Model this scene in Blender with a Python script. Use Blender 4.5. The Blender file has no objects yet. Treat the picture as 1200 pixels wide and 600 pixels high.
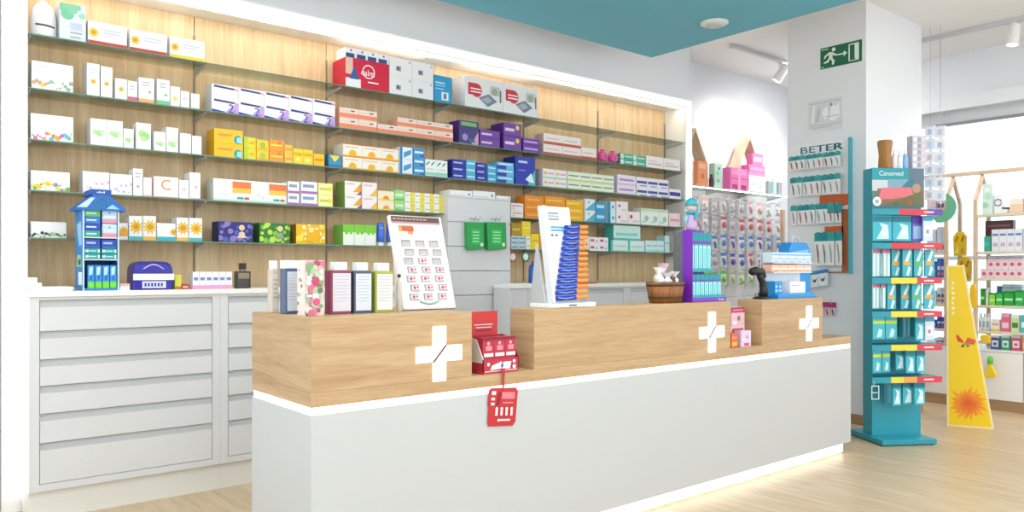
import bpy, bmesh, math, random
from mathutils import Vector, Matrix
random.seed(11)
S = bpy.context.scene
COL = S.collection
# ------------------------------------------------------------------ camera survey (metres; x along the counter, y into the room depth)
FPX, HOR, YAW, HCAM = 905.0, 318.0, 0.884, 1.3
FW = (math.cos(YAW), math.sin(YAW)); RT = (math.sin(YAW), -math.cos(YAW))
def ray(u):
    t = (u-600)/FPX
    return FW[0]+t*RT[0], FW[1]+t*RT[1]
def onY(u, v, y):
    a, b = ray(u); d = y/b
    return d*a, y, HCAM-(v-HOR)/FPX*d
def onX(u, v, x):
    a, b = ray(u); d = x/a
    return x, d*b, HCAM-(v-HOR)/FPX*d
def onZ(u, v, z):
    a, b = ray(u); d = (HCAM-z)*FPX/(v-HOR)
    return d*a, d*b, z
# ------------------------------------------------------------------ materials
MATS = {}
def lin(h):
    h = h.lstrip('#'); c = [int(h[i:i+2], 16)/255 for i in (0, 2, 4)]
    return tuple((x/12.92 if x <= .04045 else ((x+.055)/1.055)**2.4) for x in c)+(1,)
def mat(hexc, rough=.5, metal=0, emit=0, alpha=1, spec=.5):
    k = (hexc, rough, metal, emit, alpha)
    if k in MATS: return MATS[k]
    m = bpy.data.materials.new('colour_'+hexc.strip('#')); m.use_nodes = True
    b = m.node_tree.nodes['Principled BSDF']
    b.inputs['Base Color'].default_value = lin(hexc); b.inputs['Roughness'].default_value = rough
    b.inputs['Metallic'].default_value = metal; b.inputs['Alpha'].default_value = alpha
    if emit:
        b.inputs['Emission Color'].default_value = lin(hexc); b.inputs['Emission Strength'].default_value = emit
    MATS[k] = m; return m
def node_mat(name):
    m = bpy.data.materials.new(name); m.use_nodes = True
    return m, m.node_tree, m.node_tree.nodes['Principled BSDF']
def wood(name, c0, c1, c2, axis, rough=.45, scale=1.0):
    """oak: long grain streaks running along one axis, with a few cathedral rings"""
    m, t, b = node_mat(name); N, L = t.nodes, t.links
    tc = N.new('ShaderNodeTexCoord'); mp = N.new('ShaderNodeMapping')
    sc = [15.0*scale]*3; sc[axis] = .9*scale
    mp.inputs['Scale'].default_value = sc; L.new(tc.outputs['Object'], mp.inputs['Vector'])
    n1 = N.new('ShaderNodeTexNoise'); n1.inputs['Scale'].default_value = 1.1; n1.inputs['Detail'].default_value = 6; n1.inputs['Distortion'].default_value = .9
    n2 = N.new('ShaderNodeTexNoise'); n2.inputs['Scale'].default_value = 9; n2.inputs['Detail'].default_value = 4
    L.new(mp.outputs[0], n1.inputs['Vector']); L.new(mp.outputs[0], n2.inputs['Vector'])
    mx = N.new('ShaderNodeMix'); mx.inputs[0].default_value = .38
    L.new(n1.outputs['Fac'], mx.inputs[2]); L.new(n2.outputs['Fac'], mx.inputs[3])
    r = N.new('ShaderNodeValToRGB'); e = r.color_ramp.elements
    e[0].position = .32; e[0].color = lin(c0); e[1].position = .68; e[1].color = lin(c2)
    x = e.new(.5); x.color = lin(c1)
    L.new(mx.outputs[0], r.inputs[0]); L.new(r.outputs[0], b.inputs['Base Color'])
    b.inputs['Roughness'].default_value = rough
    bp = N.new('ShaderNodeBump'); bp.inputs['Strength'].default_value = .08; L.new(n2.outputs['Fac'], bp.inputs['Height']); L.new(bp.outputs[0], b.inputs['Normal'])
    return m
OAK = wood('oak_counter', 'A98660', 'BB9A72', 'C9AB84', 0)
OAKE = wood('oak_counter_end', 'A98660', 'BB9A72', 'C9AB84', 1)
OAKV = wood('oak_panel', 'C9A77C', 'D9BB91', 'E6CFA9', 2)
PINE = wood('pale_pine', 'C9A88C', 'D9BC9F', 'E6CFB8', 2)
PINEY = wood('pale_pine_rail', 'C9A88C', 'D9BC9F', 'E6CFB8', 1)
SKIRT = wood('oak_skirting', '9C7B5A', 'AD8B68', 'BC9B78', 1)
BUCKET = wood('stained_wood', '5E3310', '85501F', 'A3682D', 2, scale=2.5)
LOGW = wood('turned_wood', '8F5F2C', 'A97538', 'BE8C4E', 2, scale=2)
def floor_mat():
    m, t, b = node_mat('pale_oak_planks'); N, L = t.nodes, t.links
    tc = N.new('ShaderNodeTexCoord'); mp = N.new('ShaderNodeMapping'); mp.inputs['Rotation'].default_value = (0, 0, math.pi/2); L.new(tc.outputs['Object'], mp.inputs['Vector'])
    br = N.new('ShaderNodeTexBrick'); L.new(mp.outputs[0], br.inputs['Vector'])
    br.inputs['Color1'].default_value = lin('D0B897'); br.inputs['Color2'].default_value = lin('BFA583'); br.inputs['Mortar'].default_value = lin('AE9370')
    br.inputs['Scale'].default_value = 1; br.inputs['Brick Width'].default_value = 1.25; br.inputs['Row Height'].default_value = .17
    br.inputs['Mortar Size'].default_value = .0025; br.offset = .37
    m2 = N.new('ShaderNodeMapping'); m2.inputs['Scale'].default_value = (16, 1.6, 1); L.new(tc.outputs['Object'], m2.inputs['Vector'])
    n = N.new('ShaderNodeTexNoise'); n.inputs['Scale'].default_value = 1.6; n.inputs['Detail'].default_value = 7; n.inputs['Distortion'].default_value = .6; L.new(m2.outputs[0], n.inputs['Vector'])
    r = N.new('ShaderNodeValToRGB'); r.color_ramp.elements[0].position = .3; r.color_ramp.elements[0].color = lin('B3936D'); r.color_ramp.elements[1].position = .7; r.color_ramp.elements[1].color = lin('DFCAAE')
    L.new(n.outputs['Fac'], r.inputs[0])
    mx = N.new('ShaderNodeMix'); mx.data_type = 'RGBA'; mx.inputs[0].default_value = .5
    L.new(br.outputs['Color'], mx.inputs[6]); L.new(r.outputs[0], mx.inputs[7]); L.new(mx.outputs[2], b.inputs['Base Color'])
    b.inputs['Roughness'].default_value = .32
    return m
def wall_mat(name, c, rough=.7):
    m, t, b = node_mat(name); N, L = t.nodes, t.links
    n = N.new('ShaderNodeTexNoise'); n.inputs['Scale'].default_value = 160; n.inputs['Detail'].default_value = 3
    bp = N.new('ShaderNodeBump'); bp.inputs['Strength'].default_value = .04; L.new(n.outputs['Fac'], bp.inputs['Height']); L.new(bp.outputs[0], b.inputs['Normal'])
    b.inputs['Base Color'].default_value = lin(c); b.inputs['Roughness'].default_value = rough
    return m
def glass_mat(name, tint, amt=.06, gl=.12):
    m = bpy.data.materials.new(name); m.use_nodes = True; t = m.node_tree; N, L = t.nodes, t.links; N.clear()
    o = N.new('ShaderNodeOutputMaterial'); tr = N.new('ShaderNodeBsdfTransparent'); tr.inputs[0].default_value = lin(tint)
    g = N.new('ShaderNodeBsdfGlossy'); g.inputs['Roughness'].default_value = .03
    fr = N.new('ShaderNodeFresnel'); fr.inputs[0].default_value = 1.45
    mu = N.new('ShaderNodeMath'); mu.operation = 'MULTIPLY'; mu.inputs[1].default_value = .8; L.new(fr.outputs[0], mu.inputs[0])
    mx = N.new('ShaderNodeMixShader'); L.new(mu.outputs[0], mx.inputs[0]); L.new(tr.outputs[0], mx.inputs[1]); L.new(g.outputs[0], mx.inputs[2]); L.new(mx.outputs[0], o.inputs[0])
    return m
FLOOR = floor_mat()
WALL = wall_mat('white_wall_paint', 'E6EAF0'); CEIL = wall_mat('white_ceiling_paint', 'EAEAEA'); TEAL = wall_mat('teal_ceiling_paint', '6ABAD4')
WHITE = wall_mat('white_lacquer', 'EDEDED', .35); GREYJ = mat('B9BBBD', .5)
GLASS = glass_mat('shelf_glass', 'F3FAF6'); PANE = glass_mat('window_glass', 'F4FAFC'); EDGE = mat('5F8A79', .15)
CLEAR = glass_mat('clear_plastic', 'F2F6F8')
LED = mat('FFF6E6', emit=1.9); LEDS = mat('FFF8EE', emit=1.5); CROSS = mat('FFF8EA', emit=1.6)
STEEL = mat('B9BCBE', .35, .35)
# ------------------------------------------------------------------ mesh collector
TXT = {}
def text_geo(s):
    if s in TXT: return TXT[s]
    c = bpy.data.curves.new('lettering', 'FONT'); c.body = s; c.align_x = 'CENTER'; c.align_y = 'CENTER'; c.resolution_u = 3
    o = bpy.data.objects.new('lettering_source', c); COL.objects.link(o)
    bpy.context.view_layer.update()
    me = o.evaluated_get(bpy.context.evaluated_depsgraph_get()).to_mesh()
    v = [(p.co.x, p.co.y) for p in me.vertices]; f = [tuple(p.vertices) for p in me.polygons]
    bpy.data.objects.remove(o); bpy.data.curves.remove(c)
    if v:
        cx = (min(p[0] for p in v)+max(p[0] for p in v))/2; cy = (min(p[1] for p in v)+max(p[1] for p in v))/2
        hh = max(p[1] for p in v)-min(p[1] for p in v) or 1
        v = [((x-cx)/hh, (y-cy)/hh) for x, y in v]
    TXT[s] = (v, f); return TXT[s]
class M:
    def __init__(s, T=None): s.v = []; s.f = []; s.mi = []; s.sm = []; s.mats = []; s.T = T
    def m(s, mt):
        if isinstance(mt, str): mt = mat(mt)
        if mt not in s.mats: s.mats.append(mt)
        return s.mats.index(mt)
    def add(s, vs, fs, mt, smooth=False):
        b = len(s.v); k = s.m(mt)
        for p in vs:
            p = Vector(p); s.v.append(s.T @ p if s.T else p)
        for f in fs: s.f.append(tuple(b+i for i in f)); s.mi.append(k); s.sm.append(smooth)
    def box(s, x0, y0, z0, x1, y1, z1, mt):
        x0, x1 = sorted((x0, x1)); y0, y1 = sorted((y0, y1)); z0, z1 = sorted((z0, z1))
        s.add([(x0,y0,z0),(x1,y0,z0),(x1,y1,z0),(x0,y1,z0),(x0,y0,z1),(x1,y0,z1),(x1,y1,z1),(x0,y1,z1)],
              [(0,3,2,1),(4,5,6,7),(0,1,5,4),(1,2,6,5),(2,3,7,6),(3,0,4,7)], mt); return s
    def prism(s, pts, axis, a, b, mt):
        """polygon extruded along an axis: 'y' takes (x,z), 'x' takes (y,z), 'z' takes (x,y)"""
        q = lambda p, t: (p[0], t, p[1]) if axis == 'y' else (t, p[0], p[1]) if axis == 'x' else (p[0], p[1], t)
        n = len(pts)
        s.add([q(p, a) for p in pts]+[q(p, b) for p in pts], [tuple(range(n))[::-1], tuple(range(n, 2*n))]+[(i, (i+1) % n, n+(i+1) % n, n+i) for i in range(n)], mt); return s
    def rbox(s, x0, y0, z0, x1, y1, z1, r, mt, n=4):
        pts = []
        for cx, cy, a0 in ((x1-r, y1-r, 0), (x0+r, y1-r, 90), (x0+r, y0+r, 180), (x1-r, y0+r, 270)):
            for i in range(n+1):
                a = math.radians(a0+90*i/n); pts.append((cx+r*math.cos(a), cy+r*math.sin(a)))
        return s.prism(pts, 'z', z0, z1, mt)
    def cyl(s, a, b, r0, r1, mt, n=16):
        a, b = Vector(a), Vector(b); d = (b-a).normalized(); u = d.orthogonal().normalized(); w = d.cross(u)
        vs = [c+(u*math.cos(2*math.pi*i/n)+w*math.sin(2*math.pi*i/n))*r for c, r in ((a, r0), (b, r1)) for i in range(n)]
        s.add(vs, [(i, (i+1) % n, n+(i+1) % n, n+i) for i in range(n)], mt, True)
        s.add(vs[:n], [tuple(range(n))[::-1]], mt); s.add(vs[n:], [tuple(range(n))], mt); return s
    def tube(s, pts, r, mt, n=8):
        pts = [Vector(p) for p in pts]; vs = []; fs = []
        u = (pts[1]-pts[0]).normalized().orthogonal().normalized()
        for i, p in enumerate(pts):
            d = (pts[min(i+1, len(pts)-1)]-pts[max(i-1, 0)]).normalized()
            u = (u-d*u.dot(d)).normalized(); w = d.cross(u); rr = r[i] if isinstance(r, (list, tuple)) else r
            vs += [p+(u*math.cos(2*math.pi*k/n)+w*math.sin(2*math.pi*k/n))*rr for k in range(n)]
        for i in range(len(pts)-1): fs += [(i*n+k, i*n+(k+1) % n, (i+1)*n+(k+1) % n, (i+1)*n+k) for k in range(n)]
        fs += [tuple(range(n))[::-1], tuple(range(len(vs)-n, len(vs)))]
        s.add(vs, fs, mt, True); return s
    def lathe(s, cx, cy, prof, mt, n=20, sx=1, sy=1):
        vs = [(cx+r*sx*math.cos(2*math.pi*k/n), cy+r*sy*math.sin(2*math.pi*k/n), z) for r, z in prof for k in range(n)]
        fs = [(i*n+k, i*n+(k+1) % n, (i+1)*n+(k+1) % n, (i+1)*n+k) for i in range(len(prof)-1) for k in range(n)]
        fs += [tuple(range(n))[::-1], tuple(range(len(vs)-n, len(vs)))]
        s.add(vs, fs, mt, True); return s
    def ball(s, c, r, mt, n=12, sz=(1, 1, 1)):
        prof = [(math.sin(math.pi*i/8)*r+1e-4, -math.cos(math.pi*i/8)*r) for i in range(9)]
        vs = [(c[0]+p*sz[0]*math.cos(2*math.pi*k/n), c[1]+p*sz[1]*math.sin(2*math.pi*k/n), c[2]+z*sz[2]) for p, z in prof for k in range(n)]
        fs = [(i*n+k, i*n+(k+1) % n, (i+1)*n+(k+1) % n, (i+1)*n+k) for i in range(8) for k in range(n)]
        s.add(vs, fs, mt, True); return s
    def flat(s, pts, mt): s.add(pts, [tuple(range(len(pts)))], mt); return s
    def text(s, t, o, ux, uz, h, mt):
        """flat lettering centred at o, ux = reading direction, uz = up"""
        v, f = text_geo(t); o, ux, uz = Vector(o), Vector(ux), Vector(uz)
        s.add([o+ux*(x*h)+uz*(y*h) for x, y in v], f, mt); return s
    def build(s, name, parent=None, loc=(0,0,0), rot=0, bevel=0, sub=0):
        me = bpy.data.meshes.new(name); me.from_pydata([tuple(p) for p in s.v], [], s.f)
        for x in s.mats: me.materials.append(x)
        me.polygons.foreach_set('material_index', s.mi); me.polygons.foreach_set('use_smooth', s.sm)
        bm = bmesh.new(); bm.from_mesh(me); bmesh.ops.recalc_face_normals(bm, faces=bm.faces); bm.to_mesh(me); bm.free()
        o = bpy.data.objects.new(name, me); COL.objects.link(o); o.location = loc; o.rotation_euler.z = rot
        if parent: o.parent = parent
        if bevel:
            b = o.modifiers.new('soft_edges', 'BEVEL'); b.width = bevel; b.segments = 2; b.limit_method = 'ANGLE'; b.angle_limit = .9
        return o
def thing(name, label, cat, loc=(0,0,0), rot=0, group=None):
    o = bpy.data.objects.new(name, None); COL.objects.link(o); o.empty_display_size = .05
    o.location = loc; o.rotation_euler.z = rot; return tag(o, label, cat, group)
def tag(o, label, cat, group=None, kind=None):
    o['label'] = label; o['category'] = cat
    if group: o['group'] = group
    if kind: o['kind'] = kind
    return o
def end_grain(o):
    o.data.materials.append(OAKE)
    for q in o.data.polygons:
        if abs(q.normal.x) > .9: q.material_index = 1
    return o
def struct(o): o['kind'] = 'structure'; return o
def B(x0, y0, z0, x1, y1, z1, mt): return M().box(x0, y0, z0, x1, y1, z1, mt)
ORD = ['first', 'second', 'third', 'fourth', 'fifth', 'sixth', 'seventh', 'eighth', 'ninth', 'tenth', 'eleventh', 'twelfth', 'thirteenth', 'fourteenth', 'fifteenth', 'sixteenth']
NUM = ['none', 'one', 'two', 'three', 'four', 'five', 'six', 'seven', 'eight', 'nine', 'ten']
def nth(i, n, rev='right'):
    if n == 1: return ''
    if i == 0: return 'leftmost'
    if i == n-1: return 'rightmost'
    return ORD[i]+' from left'
# ------------------------------------------------------------------ the setting
YF, YB, YC = 4.93, 5.19, 4.66           # shelving front, niche back, drawer fronts
ZW, ZC, ZT = 1.195, 3.58, 3.20           # worktop, white ceiling, teal ceiling
struct(B(-2.5, -2.5, -.1, 12.5, 5.4, 0, FLOOR).build('floor'))
struct(B(-2.5, -2.5, ZC, 12.5, 5.4, ZC+.1, CEIL).build('ceiling'))
w = M(); w.box(6.425, 5.25, 0, 12.5, 5.4, ZC, WALL); w.box(-2.5, 4.96, 0, .505, 5.4, ZC, WALL)
w.box(.505, 4.96, 3.046, 6.425, 5.4, ZC, WALL); w.box(.505, 5.215, 0, 6.425, 5.4, 3.046, WALL)
struct(w.build('wall_back'))
# teal dropped ceiling slab
TX, TY = onZ(763.4, 67.5, ZT)[:2]
cl = M(); cl.box(-2.5, -2.5, ZT, TX, TY, ZT+.055, TEAL); cl.box(-2.5, -2.5, ZT+.055, TX-.05, TY-.05, ZC, CEIL)
struct(cl.build('ceiling_teal'))
PX0, PY0 = 6.431, 3.139
struct(B(PX0, PY0, 0, 7.5, 3.865, ZC, WALL).build('wall_pillar'))
sk = M(); sk.box(PX0-.014, PY0-.014, 0, 7.51, PY0, .085, SKIRT); sk.box(PX0-.014, PY0, 0, PX0, 3.865, .085, SKIRT)
struct(sk.build('baseboard_pillar'))
# street window on the right
XW = 8.75
w = M(); w.box(XW, -2.5, 0, XW+.2, 5.1, .5, WALL); w.box(XW, -2.5, 3.12, XW+.2, 5.1, ZC, WALL)
w.box(XW, 3.95, .5, XW+.2, 5.1, 3.12, WALL)
struct(w.build('wall_right'))
w = M(); w.box(XW-.12, -2.5, 2.98, XW, 4.7, 3.12, WALL)
struct(w.build('trim_lintel'))
WFR = mat('E6E9EC', .4)
w = M(); w.box(XW+.05, -2.5, 2.86, XW+.11, 3.95, 3.12, WFR); w.box(XW+.05, -2.5, .5, XW+.11, 3.95, .58, WFR); w.box(XW+.05, 3.89, .5, XW+.11, 3.95, 3.12, WFR)
for y in (-2.4, -.6, 1.2): w.box(XW+.05, y, .5, XW+.11, y+.06, 3.1, WFR)
w.box(XW+.05, -2.5, 1.42, XW+.11, 3.95, 1.46, WFR)
wf = struct(w.build('window_1'))
B(XW+.075, -2.5, .55, XW+.081, 3.92, 2.9, PANE).build('window_pane', wf)
B(XW+.02, -1.2, 2.84, XW+.05, 3.6, 2.87, mat('8C9299', .4)).build('blind_rail', wf)
# ------------------------------------------------------------------ track lights, plus ceiling panels added for brightness
def added_light_panel(x, y, w_=.6, z=ZT, e=9, lab=''):  # glowing panels added out of view to brighten the room
    t = thing('added_ceiling_light', lab, 'ceiling light', (x, y, z), 0, 'added light panels out of view overhead')
    f = M()
    for a in ((-w_/2-.02, -w_/2-.02, w_/2+.02, -w_/2), (-w_/2-.02, w_/2, w_/2+.02, w_/2+.02), (-w_/2-.02, -w_/2, -w_/2, w_/2), (w_/2, -w_/2, w_/2+.02, w_/2)):
        f.box(a[0], a[1], -.02, a[2], a[3], 0, WHITE)
    f.build('frame', t)
    B(-w_/2, -w_/2, -.015, w_/2, w_/2, -.001, mat('FFFBF4', emit=e)).build('diffuser', t)
for i, (x, y) in enumerate(((-.9, -1.4), (.8, -1.4), (2.5, -1.4), (4.2, -1.4), (-.9, .3), (.8, .3), (2.5, .3), (4.2, .3), (-.9, 2.0), (.8, 2.0), (2.5, 2.0), (.5, 3.7), (1.9, 3.7)  )):
    added_light_panel(x, y, .7, ZT, 8, 'square white light panel added out of view in the teal ceiling')
for x, y in ((6.2, -.8), (7.6, -.8), (6.2, 1.0), (7.6, 1.0)):
    added_light_panel(x, y, .7, ZC, 9, 'square white light panel added out of view in the white ceiling')
added_light_panel(7.9, 4.35, .6, ZC, 14, 'square white light panel added unseen in the white ceiling behind the pillar')  # added behind the pillar to lift the back wall and hook cards
# round detector on the teal ceiling
dx, dy, _ = onZ(837, 26, ZT)
t = thing('ceiling_speaker', 'round white smoke detector on the teal ceiling', 'smoke detector', (dx, dy, ZT))
M().lathe(0, 0, [(.105, -.001), (.105, -.012), (.085, -.022), (.02, -.024)][::-1], mat('E8ECEC', .4), 28).build('rim', t)
M().lathe(0, 0, [(.03, -.036), (.06, -.032), (.07, -.02)], mat('C9CFD2', .5), 24).build('grille', t)
t.name = 'smoke_detector'
# track lights
def spot(x, y, z, lab, dirv):
    s_ = thing('track_spotlight', lab, 'spotlight', (x, y, z), 0, None)
    M().box(-.02, -.02, -.05, .02, .02, 0, WHITE).build('bracket', s_)
    d = Vector(dirv).normalized(); c = Vector((0, 0, -.11))
    h = M().cyl(c-d*.09, c+d*.09, .045, .05, WHITE, 18).build('lamp_head', s_)
    sp = bpy.data.lights.new('spot_beam', 'SPOT'); sp.energy = 42; sp.spot_size = 2.0; sp.spot_blend = 1; sp.shadow_soft_size = .04; sp.color = (1, .95, .88)
    so = bpy.data.objects.new('spot_beam', sp); COL.objects.link(so); so.parent = s_; so.location = c+d*.1; so.rotation_euler = d.to_track_quat('-Z', 'Y').to_euler()
    M().cyl(c+d*.0905, c+d*.094, .042, .042, mat('FFFBF0', emit=3), 18).build('lens', h)
tk = onZ(857, 57, ZC-.05); te = onZ(922, 77, ZC-.05)
tag(B(tk[0], tk[1]-.02, ZC-.04, tk[0]+2.2, tk[1]+.02, ZC-.001, mat('C8CBD0', .4)).build('light_track'), 'short white lighting track on the ceiling left of the pillar', 'light track')
spot(onZ(912, 76, ZC-.05)[0], tk[1], ZC-.04, 'white spotlight on the short track left of the pillar', (-.3, .62, -1.0))
spot(tk[0]+1.55, tk[1], ZC-.04, 'added white spotlight on the short track, unseen behind the pillar', (-.05, .55, -1.0))  # extra lamp added out of view to brighten the hook wall
rk = onZ(1082, 51, ZC-.05)
tag(B(rk[0]-.02, .6, ZC-.04, rk[0]+.02, 4.4, ZC-.001, mat('C8CBD0', .4)).build('light_track'), 'long white lighting track on the ceiling right of the pillar', 'light track')
spot(rk[0], onX(1188, 30, rk[0])[1], ZC-.04, 'white spotlight on the long track near the window', (-.1, .1, -1))
# ------------------------------------------------------------------ illuminated shelving
JX = [.63, 1.584, 2.511, 3.441, 4.384, 5.312, 6.305]
LV = [2.603, 2.306, 2.025, 1.747, 1.486]
YT = 4.885
TW0, TW1, TWZ = onY(525, 0, YT)[0], onY(598, 0, YT)[0], 1.885
su = thing('wall_shelving', 'long glass-shelved wall unit with oak back and glowing white frame', 'shelving', (.51, YF, 0))
def SU(m_, n, par=su): return m_.build(n, par, loc=Vector((-.51, -YF, 0)) if par == su else (0, 0, 0))
x0, x1, zt0, zt1 = .508, 6.42, 2.955, 3.043
f = M(); f.box(x0, YF, 0, .628, YB+.02, zt0, WHITE); f.box(6.307, YF, 0, x1, YB+.02, zt0, WHITE); f.box(x0, YF, zt0, x1, YB+.02, zt1, WHITE)
fr = SU(f, 'frame')
l = M(); l.box(.535, YF-.012, .07, .600, YF-.0005, zt0+.022, LED); l.box(6.335, YF-.012, .07, 6.395, YF-.0005, zt0+.022, LED); l.box(.535, YF-.012, zt0+.022, 6.395, YF-.0005, zt0+.066, LED)
l.build('light_strip', fr)
l = M(); l.box(.64, YF+.02, zt0-.008, 6.30, YF+.05, zt0-.001, mat('FFF3E0', emit=14)); l.build('soffit_light', fr)
for i in range(6):
    SU(B(JX[i]+.003, YB, ZW+.0, JX[i+1]-.003, YB+.018, zt0-.001, OAKV), 'back_panel')
for i, x in enumerate(JX):
    xx = min(max(x, .642), 6.293)
    SU(B(xx-.005, YB-.01, ZW+.02, xx+.005, YB-.0005, 2.83, mat('8F806C', .5)), 'shelf_rail')
    for z in LV:
        if abs(x-3.441) < .1 and z < 1.8: continue
        p = M().prism([(YF+.03, z-.0075), (YB-.0105, z-.0075), (YB-.0105, z-.045), (YF+.03, z-.016)], 'x', xx-.004, xx+.004, STEEL)
        SU(p, 'shelf_bracket')
def glass_shelf(a, b, z, ya=YF, yb=YB-.013, par=None, name='glass_shelf'):
    g = M(); g.box(a, ya+.003, z-.007, b, yb, z, GLASS); g.box(a, ya, z-.007, b, ya+.003, z, EDGE)
    return g
for z in LV:
    for i in range(6):
        a, b = JX[i]+.001, JX[i+1]-.001
        if z < 1.8 and i == 2: b = TW0-.003
        if z < 1.8 and i == 3: a = TW1+.003
        SU(glass_shelf(a, b, z), 'glass_shelf')
# ------------------------------------------------------------------ drawer cabinets under the shelving
CW = mat('D8D8DB', .35); GRV = mat('C4C7CA', .4)
DZ = [1.148, .985, .838, .70, .555, .402, .19]
def drawer_cabinet(a, b, lab, first=False):
    t = thing('drawer_cabinet', lab, 'cabinet', (a, YC, 0), 0, 'white drawer cabinets along the back wall')
    w_ = b-a
    c = M(); c.box(0, .02, .153, w_, YF-YC-.02, 1.165, CW); c.box(0, 0, .153, .045, .02, 1.165, CW); c.box(w_-.045, 0, .153, w_, .02, 1.165, CW)
    c.box(.045, 0, 1.15, w_-.045, .02, 1.165, CW); c.box(.045, 0, .153, w_-.045, .02, DZ[-1], CW)
    c.build('carcass', t)
    B(.0, .03, 0, w_, YF-YC-.02, .1525, mat('E4E2DC', .5)).build('plinth', t)
    for i in range(6):
        top, bot = DZ[i], DZ[i+1]
        g = 0.036
        d = M(); d.box(.048, 0, bot+.003, w_-.048, .0195, top-g, CW)
        dr = d.build('drawer', t)
        h = M(); h.prism([(0.014, top-g+.0005), (.0195, top-g+.0005), (.0195, top-.002), (.004, top-.002), (.004, top-.006), (.012, top-.010)], 'x', .048, w_-.048, GRV)
        h.build('grip_profile', dr)
xd = onY(258, 400, YC)[0]
W1 = xd-.60; xs = [.60, xd]
drawer_cabinet(.60, xd, 'white drawer cabinet with six grooved drawers, leftmost by the glowing post')
b2 = xd+(3.21-xd)/2
drawer_cabinet(xd+.001, b2, 'white drawer cabinet with six grooved drawers, second from the left post')
drawer_cabinet(b2+.001, 3.21, 'white drawer cabinet just left of the tall drawer tower, mostly behind the counter')
q = (6.30-TW1)/2
drawer_cabinet(TW1+.002, TW1+q, 'white drawer cabinet just right of the tall drawer tower, behind the counter')
drawer_cabinet(TW1+q+.001, 6.30, 'white drawer cabinet at the right end under the shelving, behind the counter')
WT = mat('F0EFEA', .3)
tag(M().prism([(.60, YC-.012), (3.22, YC-.012), (3.22, YT-.01), (TW0-.003, YT-.01), (TW0-.003, YB-.012), (.632, YB-.012), (.632, YF-.014), (.60, YF-.014)], 'z', 1.1655, ZW, WT).build('worktop', bevel=.003), 'long white worktop over the left drawer cabinets', 'worktop')
tag(M().prism([(3.80, YC-.012), (6.30, YC-.012), (6.30, YB-.012), (TW1+.003, YB-.012), (TW1+.003, YT-.01), (3.80, YT-.01)], 'z', 1.1655, ZW, WT).build('worktop', bevel=.003), 'white worktop right of the tall drawer tower', 'worktop')
tag(B(3.80, YC+.005, 0, TW1, YT-.02, 1.165, CW).build('filler_cabinet'), 'narrow white filler cabinet beside the drawer tower under the right worktop', 'cabinet')
t = thing('drawer_tower', 'tall white drawer tower breaking the glass shelves behind the counter', 'cabinet', (TW0, YT, 0))
TWW = TW1-TW0
B(0, .02, 0, TWW, YB-YT-.013, TWZ, CW).build('carcass', t)
B(-.0, 0, TWZ-.012, TWW, .0195, TWZ, CW).build('top_rail', t)
zz = TWZ-.014; k = 0
while zz > .15:
    B(.0, 0, zz-.184, TWW, .0195, zz, CW).build('drawer', t); zz -= .190
# ------------------------------------------------------------------ reception counter
CX0, CX1, CY0, CY1, ZL, ZB = 1.265, 5.39, 2.742, 3.34, .838, 1.122
cn = thing('reception_counter', 'long white pharmacy counter with oak top and glowing plus signs', 'counter', (CX0, CY0, 0))
o_ = (-CX0, -CY0, 0)
CWH = wall_mat('counter_lacquer', 'C2C4C6', .3)
B(CX0, CY0, .08, CX1, CY1, .752, CWH).build('base', cn, o_)
pl = B(CX0+.04, CY0+.04, 0, CX1-.06, CY1-.03, .0795, mat('E6E2D8', .5)).build('plinth', cn, o_)
l = M(); l.box(CX0+.06, CY0+.028, .012, CX1-.06, CY0+.0395, .079, LEDS); l.build('plinth_light', cn, o_)
l = M(); l.box(CX0+.004, CY0+.004, .7525, CX1-.004, CY0+.02, .7815, LEDS); l.box(CX0+.004, CY0+.02, .7525, CX0+.02, CY1-.01, .7815, LEDS); l.box(CX0+.02, CY0+.02, .7525, CX1-.004, CY1-.005, .7815, WHITE)
l.build('counter_light', cn, o_)
end_grain(B(CX0, CY0, .782, CX1, CY1, ZL, OAK).build('ledge', cn, o_, bevel=.0015))
for a, b, yb in ((CX0, 2.02, CY1), (2.383, 3.937, CY0+.178), (4.269, 5.0, CY0+.178)):
    end_grain(B(a, CY0, ZL+.0003, b, yb, ZB, OAK).build('riser', cn, o_, bevel=.0015))
for u0, u1, v0, v1 in ((488.5, 539.5, 384.5, 444.5), (819, 848.5, 367, 411.5), (936.5, 959, 360.5, 397.5)):
    cx = (onY(u0, 0, CY0)[0]+onY(u1, 0, CY0)[0])/2; cz = onY((u0+u1)/2, (v0+v1)/2, CY0)[2]
    h, a = .117, .033
    pts = [(-a, -h), (a, -h), (a, -a), (h, -a), (h, a), (a, a), (a, h), (-a, h), (-a, a), (-h, a), (-h, -a), (-a, -a)]
    c = M().prism([(cx+p, cz+q_) for p, q_ in pts], 'y', CY0-.005, CY0-.0005, CROSS)
    c.prism([(cx-.040, cz-.036), (cx-.026, cz-.036), (cx+.040, cz+.036), (cx+.026, cz+.036)], 'y', CY0-.0066, CY0-.0051, mat('6E5A48'))
    c.build('cross_sign', cn, o_)
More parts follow.
